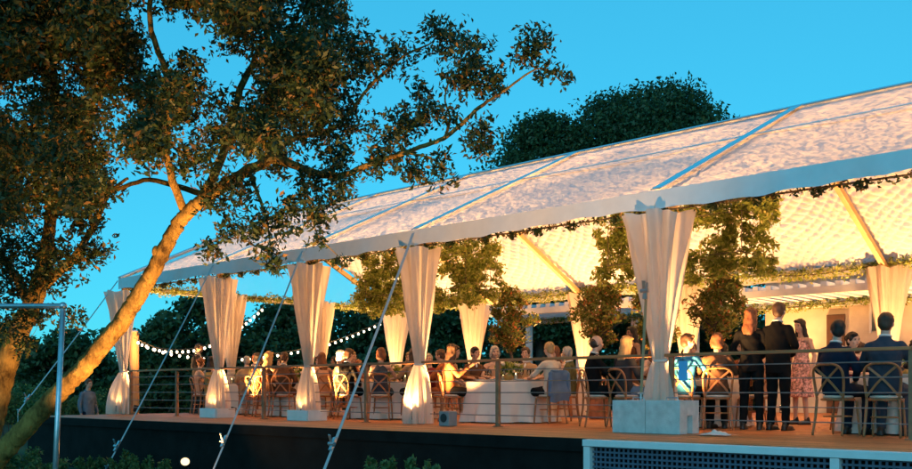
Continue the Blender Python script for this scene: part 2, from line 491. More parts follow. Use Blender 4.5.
SEAM = mat('white_vinyl', (.80, .81, .82), .35, .04)
KEDER = mat('keder_rail', (.72, .78, .82), .32, .06, metal=.9)
for x in FX:                                             # rafters, their outer seam bands, poles
    for (ya, sgn) in ((YN, 1), (YF, -1)):
        tpart(MB().bar((x, ya + sgn * .05, ZE - .215), (x, RY - sgn * .06, ZR - .215), .10, .12), 'rafter', mat('rafter_timber', (.50, .33, .15), .5, .15, 4), bevel=.01)
        s0 = .12
        tpart(MB().bar((x, ya - sgn * s0, ZE + .062), (x, RY, ZR + .062), .17, .014), 'seam_band', KEDER)
for x in FX: tpart(MB().box((x - .05, YN - .05, DECK), (x + .05, YN + .05, ZE - .12)), 'pole', WOOD_POLE, bevel=.012)
for x in FARX: tpart(MB().box((x - .05, YF - .05, DECK), (x + .05, YF + .05, ZE - .12)), 'pole', WOOD_POLE, bevel=.012)
for y in GY: tpart(MB().box((FX[0] - .05, y - .05, DECK), (FX[0] + .05, y + .05, ZE - .12)), 'pole', WOOD_POLE, bevel=.012)
tpart(MB().box((FX[0], RY - .06, ZR - .24), (FX[-1], RY + .06, ZR - .12)), 'ridge_beam', ALU)
tpart(MB().tube([(FX[0], RY, ZR + .045), (FX[-1], RY, ZR + .045)], .03, 10), 'ridge_cap', KEDER)
for y in (YN, YF): tpart(MB().box((FX[0] + .055, y - .06, ZE - .11), (FX[-1], y + .06, ZE - .01)), 'eave_beam', ALU)
tpart(MB().box((FX[0] - .055, YN + .07, ZE - .24), (FX[0] + .045, YF - .07, ZE - .12)), 'gable_beam', WHITE_PAINT)
PV = .60
for (ya) in (YN, YF):
    y = ya + PV * (RY - ya); z = ZE + PV * (ZR - ZE)
    tpart(MB().bar((FX[0], y, z + .062), (FX[-1], y, z + .062), .085, .008, (0, -(ZR - ZE) * (1 if ya == YN else -1), RY - YN)), 'purlin_band', KEDER)
# valance: a stitched strip with a gently scalloped hem
def valance(p0, p1, out, name='valance', drop=.27):
    p0, p1 = Vector(p0), Vector(p1); L = (p1 - p0).length; o_ = Vector(out); n = max(8, int(L / .09))
    def fn(u, v):
        p = p0.lerp(p1, u); sc_ = .028 * abs(math.sin(math.pi * u * L / .75)); wob = .018 * math.sin(u * L * 4.1) * v + .01 * math.sin(u * L * 11) * v
        return p + o_ * (.015 + wob) + Vector((0, 0, -(drop - sc_ * 1.0 + .02 * math.sin(u * L * 1.3)) * v))
    tpart(MB().grid(fn, n, 5), name, SEAM, smooth=True)
for i in range(len(FX) - 1):
    valance((FX[i] + .0, YN - .13, ZE + .035), (FX[i + 1] + .0, YN - .13, ZE + .035), (0, -1, 0))
    valance((FX[i], YF + .13, ZE + .035), (FX[i + 1], YF + .13, ZE + .035), (0, 1, 0))
# clear gable ends above the beam
for x in (FX[0], FX[-1]):
    m = MB().add([(x, YN + .05, ZE - .11), (x, YF - .05, ZE - .11), (x, RY, ZR - .13)], [(0, 1, 2)])
    tpart(m, 'gable_panel', VINYL)
tpart(MB().tube([(FX[0] - .02, YN - .1, ZE + .05), (FX[0] - .02, RY, ZR + .05), (FX[0] - .02, YF + .1, ZE + .05)], .045, 8), 'gable_trim', SEAM)

# ---- curtains tied round the poles
def curtain(X, Y, rt, rw, rb, label, seed, waist=1.0, group=None, lean=(0, 0), zt=None, arc=None):
    z0, z1 = DECK + .012, zt or (ZE - .13); zw = DECK + waist; rr = random.Random(seed); ph = rr.uniform(0, 6); nf = rr.choice((9, 11, 10))
    root = empty('curtain', (X, Y, z0)); tag(root, label, 'curtain', group)
    def fn(u, v):
        z = z0 + v * (z1 - z0); t = 2 * math.pi * u if arc is None else R(arc[0] + u * (arc[1] - arc[0]))
        if z > zw: s_ = (z - zw) / (z1 - zw); r = rw + (rt - rw) * (s_ ** 1.02) * (1 - .04 * math.sin(math.pi * s_))
        else: s_ = (zw - z) / (zw - z0); r = rw + (rb - rw) * math.sin(s_ * math.pi / 2 * 1.15) ** .8
        fl = 1 + .17 * math.sin(nf * t + ph + 1.5 * math.sin(v * 3)) + .09 * math.sin((nf * 2 + 3) * t + ph * 2 + v * 4)
        lo = 1 - .28 * math.cos(t + .6) ** 2 * (1 - .3 * v)
        k = r * (1 + (fl - 1) * min(1, .35 + r / max(rt, .01))) * lo
        off = max(0, 1 - v * 3)
        return (k * math.cos(t) + lean[0] * off, k * math.sin(t) + lean[1] * off, z - z0 + (.03 * math.sin(5 * t + ph) * (v > .99)))
    MB().grid(fn, 96, 46, arc is None).build('drape', DRAPE, root, smooth=True)
    m = MB(); P = []
    for j in range(17): t = 2 * math.pi * j / 16; P.append((rw * .98 * math.cos(t), rw * .98 * math.sin(t), zw - z0 + .012 * math.sin(t)))
    m.tube(P, .018, 8, False); m.build('tie_band', LINEN, root, smooth=True)
    return root
curtain(FX[4], YN, .47, .10, .24, 'widest cream curtain, tied above the concrete blocks', 1, .98, arc=(-215, 35), zt=ZE - .285)
curtain(FX[3], YN, .37, .085, .26, 'cream curtain glowing at its foot beside the small grey speaker', 2, 1.02, arc=(-215, 35), zt=ZE - .285)
curtain(FX[2], YN, .36, .085, .22, 'tied cream curtain standing on a white box by the middle strap', 3, 1.04, arc=(-215, 35), zt=ZE - .285)
curtain(FX[1], YN, .36, .085, .24, 'tied cream curtain where the strap with orange glow starts', 4, 1.04, arc=(-215, 35), zt=ZE - .285)
curtain(FX[0], YN, .38, .09, .30, 'cream corner curtain next to the leaning tree trunk', 5, 1.04, lean=(-.12, 0), arc=(-225, 25), zt=ZE - .285)
for i, y in enumerate(GY):
    curtain(FX[0], y, .34, .085, .24, ('narrow end curtain behind the strap curtain, on the open gable side', 'narrow end curtain near the far corner, on the open gable side')[i], 10 + i, 1.05)
far_lab = ['far corner curtain where the string lights end', 'far curtain between the hanging greenery and the potted tree',
           'far curtain partly hidden by the slim potted tree', 'far curtain hidden behind the widest front curtain', 'far curtain beside the pergola slats and the blue window', 'far curtain past the house window, beyond the seated suits']
for i, x in enumerate(FARX[:6]): curtain(x, YF, .42, .10, .25, far_lab[i], 20 + i, 1.0)

# ---- railing
rail = empty('railing', (0, YN, DECK)); tag(rail, 'wood capped cable railing along the front of the deck', 'railing')
RYp = YN + .02
def rpart(mb, name, material, **kw):
    o = mb.build(name, material, rail, **kw); o.matrix_parent_inverse = Matrix.Translation((0, -YN, -DECK)); return o
rpx = [-21.2, -19.14, -15.86, -12.78, -9.68, -6.60, -3.52, -.44, 2.64]
POSTM = mat('rail_post_timber', (.27, .14, .07), .55, .25, 9)
CABLE = mat('cable_steel', (.26, .24, .22), .5, .15, 9, metal=.6)
for x in rpx:
    rpart(MB().box((x - .032, RYp - .032, DECK), (x + .032, RYp + .032, DECK + 1.028)), 'post', POSTM, bevel=.006)
    rpart(MB().box((x - .06, RYp - .06, DECK + .001), (x + .06, RYp + .06, DECK + .012)), 'base_plate', POSTM)
for i in range(len(rpx) - 1):
    rpart(MB().box((rpx[i] + .001, RYp - .05, DECK + 1.03), (rpx[i + 1] - .001, RYp + .05, DECK + 1.07)), 'top_rail', WOOD_RAIL, bevel=.006)
for k, z in enumerate((.18, .36, .54, .72, .90)):
    rpart(MB().tube([(rpx[0], RYp, DECK + z), (rpx[-1], RYp, DECK + z)], .0085, 6), 'cable', CABLE)

# ---- pergola house behind the tent
house = empty('house', (-5, 24.6, 0)); tag(house, 'cream house wall with white slatted pergola behind the tent', 'house')
def hpart(mb, name, material, **kw):
    o = mb.build(name, material, house, **kw); o.matrix_parent_inverse = Matrix.Translation((5, -24.6, 0)); return o
STUCCO = mat('cream_stucco', (.72, .63, .49), .85, .1, 3, .3, 70)
HX0 = atY(765, 300, 24.6).x
hpart(MB().box((HX0, 24.62, -.2), (9, 30, 4.6)), 'wall', STUCCO)
hpart(MB().add([(HX0 - .4, 24.2, 4.6), (9.4, 24.2, 4.6), (9.4, 30.4, 4.6), (HX0 - .4, 30.4, 4.6), (HX0 + 2, 27.3, 6.0), (7, 27.3, 6.0)], [(0, 1, 5, 4), (1, 2, 5), (2, 3, 4, 5), (3, 0, 4), (3, 2, 1, 0)]), 'roof', mat('roof_shingle', (.09, .07, .06), .8, .3, 6, .5, 30))
PX0 = atY(528, 315, 24.4).x; PX1 = -.5; PZ = 3.98
hpart(MB().box((PX0, 24.40, PZ - .18), (PX1, 24.52, PZ - .02)), 'pergola_beam', WHITE_PAINT)
hpart(MB().box((PX0, 21.10, PZ - .18), (PX1, 21.22, PZ - .02)), 'pergola_beam', WHITE_PAINT)
x = PX0 + .1
sl = MB().box((-.065, -1.80, 0), (.065, 1.72, .10)).mesh('slat')
while x < PX1:
    o = link('pergola_slat', sl, WHITE_PAINT, house, (x + 5, 22.9 - 24.6, PZ - .016)); x += .32
xq = PX0
while xq < HX0 - .2:
    hpart(MB().box((xq - .08, 24.38, DECK), (xq + .08, 24.54, PZ - .19)), 'pergola_post', WHITE_PAINT); xq += (HX0 - PX0) / 4.0 + .001
dA, dB = atY(827, 315, 24.6), atY(845, 340, 24.6)
o = hpart(MB().box((dA.x, 24.57, DECK), (dB.x, 24.615, dA.z)), 'door', mat('brown_door', (.10, .05, .03), .5, .2))
MB().ball((dA.x + .1, 24.54, DECK + 1.0), .035).build('handle', STEEL, o).matrix_parent_inverse = Matrix.Translation((0, 0, 0))
wA, wB = atY(872, 303, 24.6), atY(894, 330, 24.6)
o = hpart(MB().box((wA.x, 24.585, wB.z), (wB.x, 24.612, wA.z)), 'window', mat('window_glass', (.03, .07, .10), .08, .05, spec=.9))
for q in ((wA.x - .06, wA.x), (wB.x, wB.x + .06), ((wA.x + wB.x) / 2 - .02, (wA.x + wB.x) / 2 + .02)):
    hpart(MB().box((q[0], 24.57, wB.z - .05), (q[1], 24.618, wA.z + .05)), 'window_frame', WHITE_PAINT)

# ---- uplights
WARM = (1.0, .48, .155)
LENS = glow('warm_lens', (1.0, .70, .34), 2.6)
def uplight(p, aim, power, label, group=None, size=.07, angle=120, blend=.8, name='uplight', col=WARM):
    root = empty(name, p); tag(root, label, 'lamp', group)
    d = (Vector(aim) - Vector(p)).normalized(); q = d.to_track_quat('Z', 'Y').to_matrix().to_4x4()
    h = MB().lathe([(size * .55, 0), (size, .02), (size, .13), (size * 1.06, .14), (size * 1.06, .155), (size * .9, .155), (size * .86, .148)], (0, 0, 0), 16)
    o = h.build('housing', BLACKPL, root, smooth=False); T = Matrix.Translation((0, 0, .06)) @ q; o.matrix_local = T
    l = MB().lathe([(size * .8, .150), (size * .78, .153)], (0, 0, 0), 16).build('lens', LENS, root); l.matrix_local = T
    y_ = MB().tube([(-size * 1.15, 0, .13), (-size * 1.2, 0, 0.012), (size * 1.2, 0, 0.012), (size * 1.15, 0, .13)], .009, 6); y_.build('yoke', BLACKPL, root)
    ld = bpy.data.lights.new('lamp', 'SPOT'); ld.energy = power; ld.color = col; ld.spot_size = R(angle); ld.spot_blend = blend; ld.shadow_soft_size = .05
    lo = bpy.data.objects.new('lamp', ld); C.objects.link(lo); lo.parent = root; lo.matrix_local = Matrix.Translation(Vector((0, 0, .06)) + d * .175) @ (-d).to_track_quat('Z', 'Y').to_matrix().to_4x4()
    return root
up_lab = ['at the foot of the corner curtain', 'at the foot of the curtain where the orange-lit strap starts', 'behind the white box under a tied curtain', 'inside the brightly glowing front curtain', 'behind the concrete blocks', 'by the front post past the seated suits']
for i, x in enumerate(FX[:6]):
    uplight((x + (.05, .05, -.12, -.05, -.14, .05)[i], YN + .27, DECK + .003), (x, YN + 2.0, ZR), 2500, 'black floor uplight ' + up_lab[i], angle=104, blend=.95)
glow_lab = ['corner curtain', 'curtain near the corner', 'middle-strap curtain', 'glowing front curtain beside the speaker', 'widest front curtain']
for i, x in enumerate(FX[:5]):
    uplight((x - .02, YN - .15, DECK + .003), (x, YN - .10, DECK + 2), (22, 22, 22, 130, 50)[i], 'small uplight hidden inside the foot of the ' + glow_lab[i], angle=120, size=.05)
for i, x in enumerate(FARX[:6]):
    uplight((x + .35, YF - .40, DECK + .003), (x + .3, YF - 2.9, ZR), 3300, 'added black floor uplight under the ' + far_lab[i])  # added lamps, not seen at these poles, to warm the roof and guests
for i, x in enumerate((-10.5, -6.5, -3.0)): uplight((x, 23.9, DECK + .003), (x, 22.9, 4.0), 1900, ('added black floor uplight at the pergola opening', 'added black floor uplight before the house corner', 'added black floor uplight beside the house door')[i])  # added lamps that brighten the pergola slats and the house wall

# ================================================================== TREES
def curve(pts, n=6):
    """Catmull-Rom through the points"""
    P = [Vector(p) for p in pts]; out = []
    for i in range(len(P) - 1):
        p0 = P[max(i - 1, 0)]; p1 = P[i]; p2 = P[i + 1]; p3 = P[min(i + 2, len(P) - 1)]
        for k in range(n):
            t = k / n
            out.append(.5 * ((2 * p1) + (p2 - p0) * t + (2 * p0 - 5 * p1 + 4 * p2 - p3) * t * t + (3 * p1 - p0 - 3 * p2 + p3) * t ** 3))
    out.append(P[-1]); return out
def lerpr(r, n):
    """radii along a limb, n samples"""
    o = []
    for i in range(n):
        t = i / (n - 1) * (len(r) - 1); k = min(int(t), len(r) - 2); o.append(r[k] + (r[k + 1] - r[k]) * (t - k))
    return o
def limb(mb, spec, seed=0, wob=.02):
    """spec: list of (px, py, Z, radius in metres)"""
    P = curve([atZ(a, b_, c) for a, b_, c, _ in spec], 14 if spec[0][3] > .1 else 7); rad = lerpr([s_[3] for s_ in spec], len(P))
    P = [p + Vector((random.uniform(-1, 1), random.uniform(-1, 1), random.uniform(-1, 1))) * wob * min(1, r / .08) for p, r in zip(P, rad)]
    mb.tube(P, rad, 26 if rad[0] > .1 else 12 if rad[0] > .05 else 7, True, .045 if rad[0] > .05 else 0)
    return list(zip(P, rad))
def twigs(mb, skel, clumps, nsub=4):
    """a branchlet from the nearest wood into every clump (near clumps first, so that far ones grow on from them), with smaller twigs inside it"""
    pts = [tuple(p) for p, r in skel]; rad = [r for p, r in skel]
    A0 = np.array(pts); order = sorted(range(len(clumps)), key=lambda i: float(((A0 - np.array(clumps[i][0])) ** 2).sum(1).min()))
    for i in order:
        c, r = clumps[i]; c_ = np.array(c); A = np.array(pts); k = int(np.argmin(((A - c_) ** 2).sum(1))); a = Vector(pts[k]); cc = Vector(c)
        L = (cc - a).length; mid = a.lerp(cc, .5) + Vector((random.uniform(-.15, .15), random.uniform(-.15, .15), random.uniform(-.05, .2))) * L
        r0 = min(rad[k] * .7, .006 + .009 * L)
        P = curve([a, mid, cc], 5); R_ = lerpr([r0, r0 * .7, max(.004, r0 * .45)], len(P)); mb.tube(P, R_, 5)
        for p_, q_ in zip(P[2:], R_[2:]): pts.append(tuple(p_)); rad.append(q_)
        for q in range(nsub):
            d = Vector(rng.normal(size=3)).normalized(); e = cc + Vector((d.x * r[0], d.y * r[1], d.z * r[2])) * 1.0
            mb.tube([P[-4], cc.lerp(e, .5) + Vector((0, 0, .03)), e], [.005, .004, .002], 4)

# ---- the big leaning tree
def clump_px(x, y, rx, ry, Z):
    c = atZ(x, y, Z); k = Z / FPX; return (tuple(c), (rx * k, (rx + ry) * .5 * k, ry * k))
tree = empty('leaning_tree', atZ(-60, 540, 12.2)); tree.location.z = gz(tree.location.x, tree.location.y)
tag(tree, 'big spreading evergreen tree with leaning amber-lit trunk', 'tree')
def wchild(mb, name, material, parent, **kw):
    o = mb.build(name, material, parent, **kw); o.matrix_parent_inverse = Matrix.Translation(-Vector(parent.location)); return o
def wlink(name, me, material, parent):
    o = link(name, me, material, parent); o.matrix_parent_inverse = Matrix.Translation(-Vector(parent.location)); return o
tb = bb = MB(); sk = []
sk += limb(tb, [(-75, 560, 12.2, 0.169), (-30, 492, 12.2, 0.141), (8, 447, 12.1, 0.127), (50, 402, 12.0, 0.115), (92, 358, 12.0, 0.112), (128, 312, 11.9, 0.104), (156, 266, 11.8, 0.092), (178, 224, 11.7, 0.084), (205, 198, 11.6, 0.078), (240, 176, 11.5, 0.070)], wob=.012)
tb.ball(atZ(119, 322, 11.85), (.06, .055, .07)); tb.ball(atZ(156, 252, 11.74), (.055, .05, .08))
main = [
    [(236, 178, 11.5, 0.065), (275, 160, 11.3, 0.052), (330, 176, 11.0, 0.039), (377, 162, 10.9, 0.029), (420, 147, 10.8, 0.024), (447, 136, 10.8, 0.025), (480, 107, 10.7, 0.020), (505, 90, 10.7, 0.014), (540, 68, 10.7, 0.009), (562, 82, 10.7, 0.004)],
    [(250, 172, 11.4, 0.046), (290, 140, 11.6, 0.036), (330, 130, 11.8, 0.029), (350, 112, 11.8, 0.022), (372, 84, 11.8, 0.020), (405, 55, 11.8, 0.016), (432, 42, 11.8, 0.009), (447, 20, 11.8, 0.004)],
    [(200, 202, 11.6, 0.057), (225, 150, 12.0, 0.052), (240, 90, 12.3, 0.044), (270, 30, 12.6, 0.036), (300, -40, 12.8, 0.026), (330, -120, 13, 0.021)],
    [(185, 215, 11.7, 0.052), (165, 150, 11.2, 0.044), (170, 90, 10.8, 0.036), (150, 20, 10.4, 0.029), (160, -60, 10.2, 0.025)],
    [(208, 196, 11.6, 0.041), (150, 180, 12.5, 0.031), (110, 190, 12.9, 0.026), (88, 170, 13, 0.023), (70, 120, 13, 0.014)],
    [(445, 137, 10.8, 0.019), (450, 118, 10.8, 0.014), (445, 98, 10.8, 0.010), (452, 70, 10.8, 0.006)],
    [(405, 153, 10.8, 0.014), (430, 158, 10.6, 0.010), (447, 172, 10.5, 0.004)],
    [(300, 168, 11.2, 0.023), (310, 205, 10.6, 0.013), (318, 235, 10.4, 0.008), (345, 262, 10.4, 0.003)],
    [(250, 175, 11.4, 0.025), (262, 205, 10.8, 0.018), (270, 240, 10.6, 0.009), (272, 268, 10.5, 0.003)],
]
for L in main: sk += limb(bb, L)
cl = []
for a in [(390, 58, 24, 16, 11.8), (365, 62, 18, 16, 11.8), (352, 45, 18, 20, 11.9), (445, 42, 26, 15, 11.8), (437, 28, 12, 10, 11.8), (470, 58, 22, 20, 10.8), (462, 82, 20, 14, 10.8), (485, 78, 14, 16, 10.7),
          (478, 133, 17, 15, 10.7), (482, 148, 12, 10, 10.7), (535, 40, 17, 14, 10.7), (528, 58, 14, 10, 10.7), (548, 72, 12, 7, 10.7), (498, 80, 10, 10, 10.7), (565, 80, 6, 3, 10.7),
          (420, 92, 12, 9, 11.2), (408, 124, 22, 16, 11.0), (392, 142, 24, 16, 10.9), (378, 165, 18, 12, 10.9), (440, 168, 12, 16, 10.5), (412, 172, 16, 12, 10.6), (444, 112, 12, 10, 10.8), (425, 115, 12, 10, 10.9),
          (335, 95, 24, 24, 11.8), (350, 125, 20, 18, 11.8), (322, 135, 22, 20, 11.6), (340, 158, 20, 14, 11.1), (318, 180, 24, 16, 11.0), (345, 185, 15, 10, 10.9), (300, 205, 22, 14, 10.7), (318, 216, 14, 10, 10.5), (335, 200, 10, 8, 10.5), (280, 218, 18, 16, 10.7),
          (258, 228, 15, 14, 10.6), (268, 250, 10, 10, 10.5), (274, 266, 9, 7, 10.5), (232, 228, 14, 12, 11.2), (212, 250, 12, 9, 11.3), (222, 200, 18, 12, 11.2), (205, 165, 20, 16, 11), (240, 190, 20, 12, 11.1),
          (330, 22, 22, 24, 12.3), (312, 60, 22, 24, 12.2), (318, 238, 8, 6, 10.4), (344, 262, 5, 4, 10.4)]:
    cl.append(clump_px(*a))
holes = [(150, 14, 14), (216, 78, 15), (240, 66, 13), (66, 76, 8), (122, 117, 10), (113, 165, 9), (238, 168, 9), (150, 215, 34), (125, 262, 40), (110, 245, 30), (175, 262, 36), (8, 100, 14), (290, 12, 7), (200, 30, 6), (250, 198, 7), (178, 130, 6), (300, 150, 6), (150, 60, 6)]
rr = random.Random(5); tries = 0
while len(cl) < 760 and tries < 20000:
    tries += 1
    x = rr.uniform(-150, 335); y = rr.uniform(-190, 222)
    if y > 205 - max(0, (120 - x)) * .0 and x > 40: continue
    if x > 190 and y > 150 + (x - 190) * .25: continue
    if x > 320 - max(0, -y) * .5 + 6: continue
    rx, ry = rr.uniform(15, 27), rr.uniform(12, 20)
    if any((x - hx) ** 2 + (y - hy) ** 2 < (hr + rx * .85) ** 2 for hx, hy, hr in holes): continue
    if x < 60 and y > 150 and rr.random() < .35: continue
    cl.append(clump_px(x, y, rx, ry, rr.uniform(9.6, 13.6)))
twigs(bb, sk, cl)
def crown_points(cl_, dens, spread=.62):
    """leaves thinning out from each clump's middle, in small sprays"""
    out = []
    for c, r in cl_:
        n = max(6, int(dens * (r[0] * r[2]) ** .75)); sp = np.asarray(c) + np.clip(rng.normal(size=(n, 3)), -1.9, 1.9) * np.array(r) * spread
        out.append((sp[:, None, :] + rng.normal(size=(n, 7, 3)) * .038).reshape(-1, 3))
    return np.concatenate(out)
wchild(tb, 'trunk', BARK, tree, smooth=True)
P = crown_points(cl, 520)
wlink('crown', leaf_mesh('crown', P, .080, .034), LEAF_OAK, tree)

# ---- second tree at the left edge of the grove
t2 = empty('grove_tree', atZ(-22, 500, 15.0)); t2.location.z = gz(t2.location.x, t2.location.y)
tag(t2, 'amber-lit tree with dark upright limb behind the pipe frame', 'tree')
tb2 = bb2 = MB(); s2 = []
s2 += limb(tb2, [(-30, 520, 15, 0.223), (-14, 440, 15, 0.198), (2, 380, 15, 0.174), (18, 335, 14.8, 0.155), (34, 300, 14.6, 0.136), (44, 265, 14.4, 0.112), (50, 225, 14.2, 0.087), (57, 150, 13.9, 0.081), (54, 90, 13.6, 0.074), (50, 30, 13.4, 0.062), (60, -50, 13.2, 0.043)], wob=.012)
for L in [[(40, 290, 14.5, 0.074), (70, 262, 14.0, 0.056), (95, 225, 13.8, 0.043), (108, 195, 13.6, 0.031), (128, 178, 13.5, 0.019)], [(92, 230, 13.8, 0.031), (88, 190, 13.6, 0.031), (82, 160, 13.4, 0.019)],
          [(30, 305, 14.6, 0.087), (8, 265, 14.8, 0.062), (-30, 225, 15, 0.043)], [(56, 100, 13.6, 0.050), (30, 55, 13.2, 0.037), (-10, 30, 12.8, 0.031), (-60, 10, 12.5, 0.019)], [(54, 60, 13.5, 0.037), (85, 50, 13.8, 0.028), (120, 40, 14, 0.019)]]:
    s2 += limb(bb2, L)
cl2 = []
for a in [(70, 258, 34, 18, 13.9), (30, 250, 30, 18, 14.4), (5, 262, 24, 18, 14.6), (48, 280, 22, 12, 14.3), (15, 290, 22, 14, 14.2), (85, 225, 16, 12, 13.7), (60, 205, 18, 14, 13.6), (10, 215, 22, 18, 14.6), (35, 190, 20, 15, 14.2), (95, 250, 14, 12, 13.6), (8, 320, 18, 14, 13.8), (40, 315, 14, 10, 13.8), (72, 318, 9, 8, 13.4), (5, 160, 20, 16, 14), (100, 195, 14, 10, 13.5), (75, 150, 20, 14, 13.4), (30, 130, 22, 16, 13.8), (25, 345, 10, 10, 13.6)]:
    cl2.append(clump_px(*a))
for _ in range(90):
    cl2.append(clump_px(rr.uniform(-260, 90), rr.uniform(-150, 60), rr.uniform(18, 26), rr.uniform(14, 20), rr.uniform(12.5, 16.5)))
for _ in range(45):
    cl2.append(clump_px(rr.uniform(-260, -10), rr.uniform(60, 300), rr.uniform(18, 26), rr.uniform(14, 20), rr.uniform(13, 17)))
twigs(bb2, s2, cl2)
wchild(tb2, 'trunk', BARK, t2, smooth=True)
wlink('crown', leaf_mesh('crown', crown_points(cl2, 460), .09, .038), LEAF_OAK, t2)

# ---- trees and hedges behind
def far_tree(px_, ptop, Z, wpx, label, seed, flat=.75, base=None, leaf=.17, dens=1.0, name='background_tree'):
    rs = random.Random(seed); top = atZ(px_, ptop, Z); x0, y0 = top.x, top.y; g0 = gz(x0, y0)
    root = empty(name, (x0, y0, g0)); tag(root, label, 'tree', None)
    H = top.z - g0; Rw = wpx * Z / FPX / 2; cb = (base if base is not None else .38) * H
    t_ = MB(); sk_ = []
    P = curve([(x0, y0, g0 - .2), (x0 + rs.uniform(-.2, .2), y0, g0 + cb * .6), (x0 + rs.uniform(-.4, .4), y0, g0 + H * .6), (x0, y0, g0 + H * .85)], 5)
    r = lerpr([.05 * H * .55, .04 * H * .55, .03 * H * .4, .02], len(P)); t_.tube(P, r, 9, True, .08); sk_ += list(zip(P, r))
    c_ = []
    n = int(105 * dens)
    for k in range(n):
        t = rs.uniform(0, 2 * math.pi); f = rs.random() ** .55; zc = rs.uniform(0, 1)
        prof = math.sqrt(max(.05, 1 - (max(0, zc - .25) / .78) ** 2)) * (1 if zc > .25 else .72 + zc)
        rad = Rw * rs.uniform(.11, .21)
        xx = x0 + math.cos(t) * (Rw - rad) * f * prof; yy = y0 + math.sin(t) * (Rw - rad) * f * prof
        zz = g0 + cb + (H - cb - rad * .5) * zc - rad * .2
        c_.append(((xx, yy, zz), (rad, rad, rad * flat)))
    bt = MB()
    pts = np.array([tuple(p) for p, q in sk_])
    for c, rr_ in c_[::3]:
        k = int(np.argmin(((pts - np.array(c) + np.array((0, 0, .8))) ** 2).sum(1))); bt.tube([pts[k], Vector(pts[k]).lerp(Vector(c), .5) + Vector((0, 0, .1)), c], [.06, .045, .02], 5)
    wchild(t_, 'trunk', BARK_D, root, smooth=True); wchild(bt, 'branches', BARK_D, root, smooth=True)
    out = [np.asarray(c) + np.clip(rng.normal(size=(int(260 * (q[0] / leaf / 5) ** 2) + 50, 3)), -1.5, 1.5) * np.array(q) * .6 for c, q in c_]
    wlink('crown', leaf_mesh('crown', np.concatenate(out), leaf, leaf * .55), LEAF_FAR, root)
far_tree(648, 90, 44, 290, 'broad dark tree rising above the tent roof', 31, dens=3.4, base=.30, leaf=.20)
far_tree(545, 116, 45, 190, 'smaller dark tree at the flank of the broad tree above the roof', 32, dens=2.2, base=.3, leaf=.20)
bgt = [(205, 292, 38, 150), (290, 300, 40, 150), (160, 322, 36, 80), (370, 296, 42, 150), (450, 300, 44, 150), (545, 296, 46, 150), (640, 292, 47, 150), (735, 290, 48, 150), (70, 330, 40, 120), (-10, 318, 42, 150), (-90, 300, 42, 150)]
bl = ['tall dark tree seen between the corner curtain and the next', 'dark tree behind the string lights', 'low dark tree sloping down at the open gable corner', 'dark tree behind the far corner curtain', 'dark tree seen past the white cup table', 'dark tree seen through the pergola opening', 'dark tree behind the widest curtain', 'dark tree behind the house corner', 'dark tree behind the leaning trunk', 'dark tree behind the grove tree', 'dark tree beyond the pipe frame end']
for i, (a, b_, c, d) in enumerate(bgt): far_tree(a, b_, c, d, bl[i], 50 + i, base=.02, leaf=.26, dens=1.3)

# ---- far wood that closes the horizon
pts = []
for k in range(150):
    x = -330 + k * 9.5 + random.uniform(-4, 4); Z = random.uniform(62, 84); p = atZ(x, 392, Z); h = random.uniform(3.2, 5.2); r_ = random.uniform(2.2, 3.4)
    q = np.array((p.x, p.y, 0)) + np.clip(rng.normal(size=(420, 3)), -1.6, 1.6) * np.array((r_ * .6, r_ * .6, h * .42)) + np.array((0, 0, h * .5)); q[:, 2] = np.maximum(q[:, 2], .15); pts.append(q)
o = link('far_wood', leaf_mesh('far_wood', np.concatenate(pts), .50, .30), LEAF_FAR); tag(o, 'far dark wood along the horizon behind the deck', 'trees', None, 'stuff')

def shrub(p, r, n, label, leaf=.07, lm=None, group=None, upright=False, name='shrub', seed=0):
    root = empty(name, p); tag(root, label, 'shrub', group); rs = random.Random(seed); st = MB(); pts = []
    ns = 14 if not upright else 9
    for k in range(ns):
        t = rs.uniform(0, 6.28); f = rs.random() ** .5
        e = Vector((math.cos(t) * r[0] * f * .9, math.sin(t) * r[1] * f * .9, r[2] * rs.uniform(.65, 1.0)))
        b0 = Vector((e.x * .3, e.y * .3, -.03)); m_ = Vector((e.x * .6, e.y * .6, e.z * .55)); P = curve([b0, m_, e], 5)
        st.tube(P, lerpr([.012, .008, .003], len(P)), 5)
        per = n // ns
        if upright:
            for q in range(per):
                s_ = rs.uniform(.3, 1.0) ** .7; a = P[min(int(s_ * (len(P) - 1)), len(P) - 1)]; pts.append(tuple(Vector(a) + Vector(rng.normal(size=3)) * .05 * (1.25 - s_)))
        else:
            for c in (P[len(P) // 2], P[-3], P[-1]): pts += [tuple(v) for v in blob_points(c, (r[0] * .34, r[1] * .34, r[2] * .22), per // 3, .1)]
    st.build('stems', BARK_D, root); P = np.array(pts); P[:, 2] = np.maximum(P[:, 2], .02)
    link('foliage', leaf_mesh('foliage', P, leaf, leaf * .42, droop=(0, 0, .5) if upright else None), lm or LEAF_SHRUB, root)
def shrub_px(x, ytop, Y, rpx, label, **kw):
    t = atY(x, ytop, Y); Z = (t - cam.location).dot(Vector((-sn, cs, 0))); g0 = gz(t.x, Y); r = rpx * Z / FPX
    shrub((t.x, Y, g0), (r, r, max(.25, t.z - g0)), kw.pop('n', 900), label, **kw)
k = 0
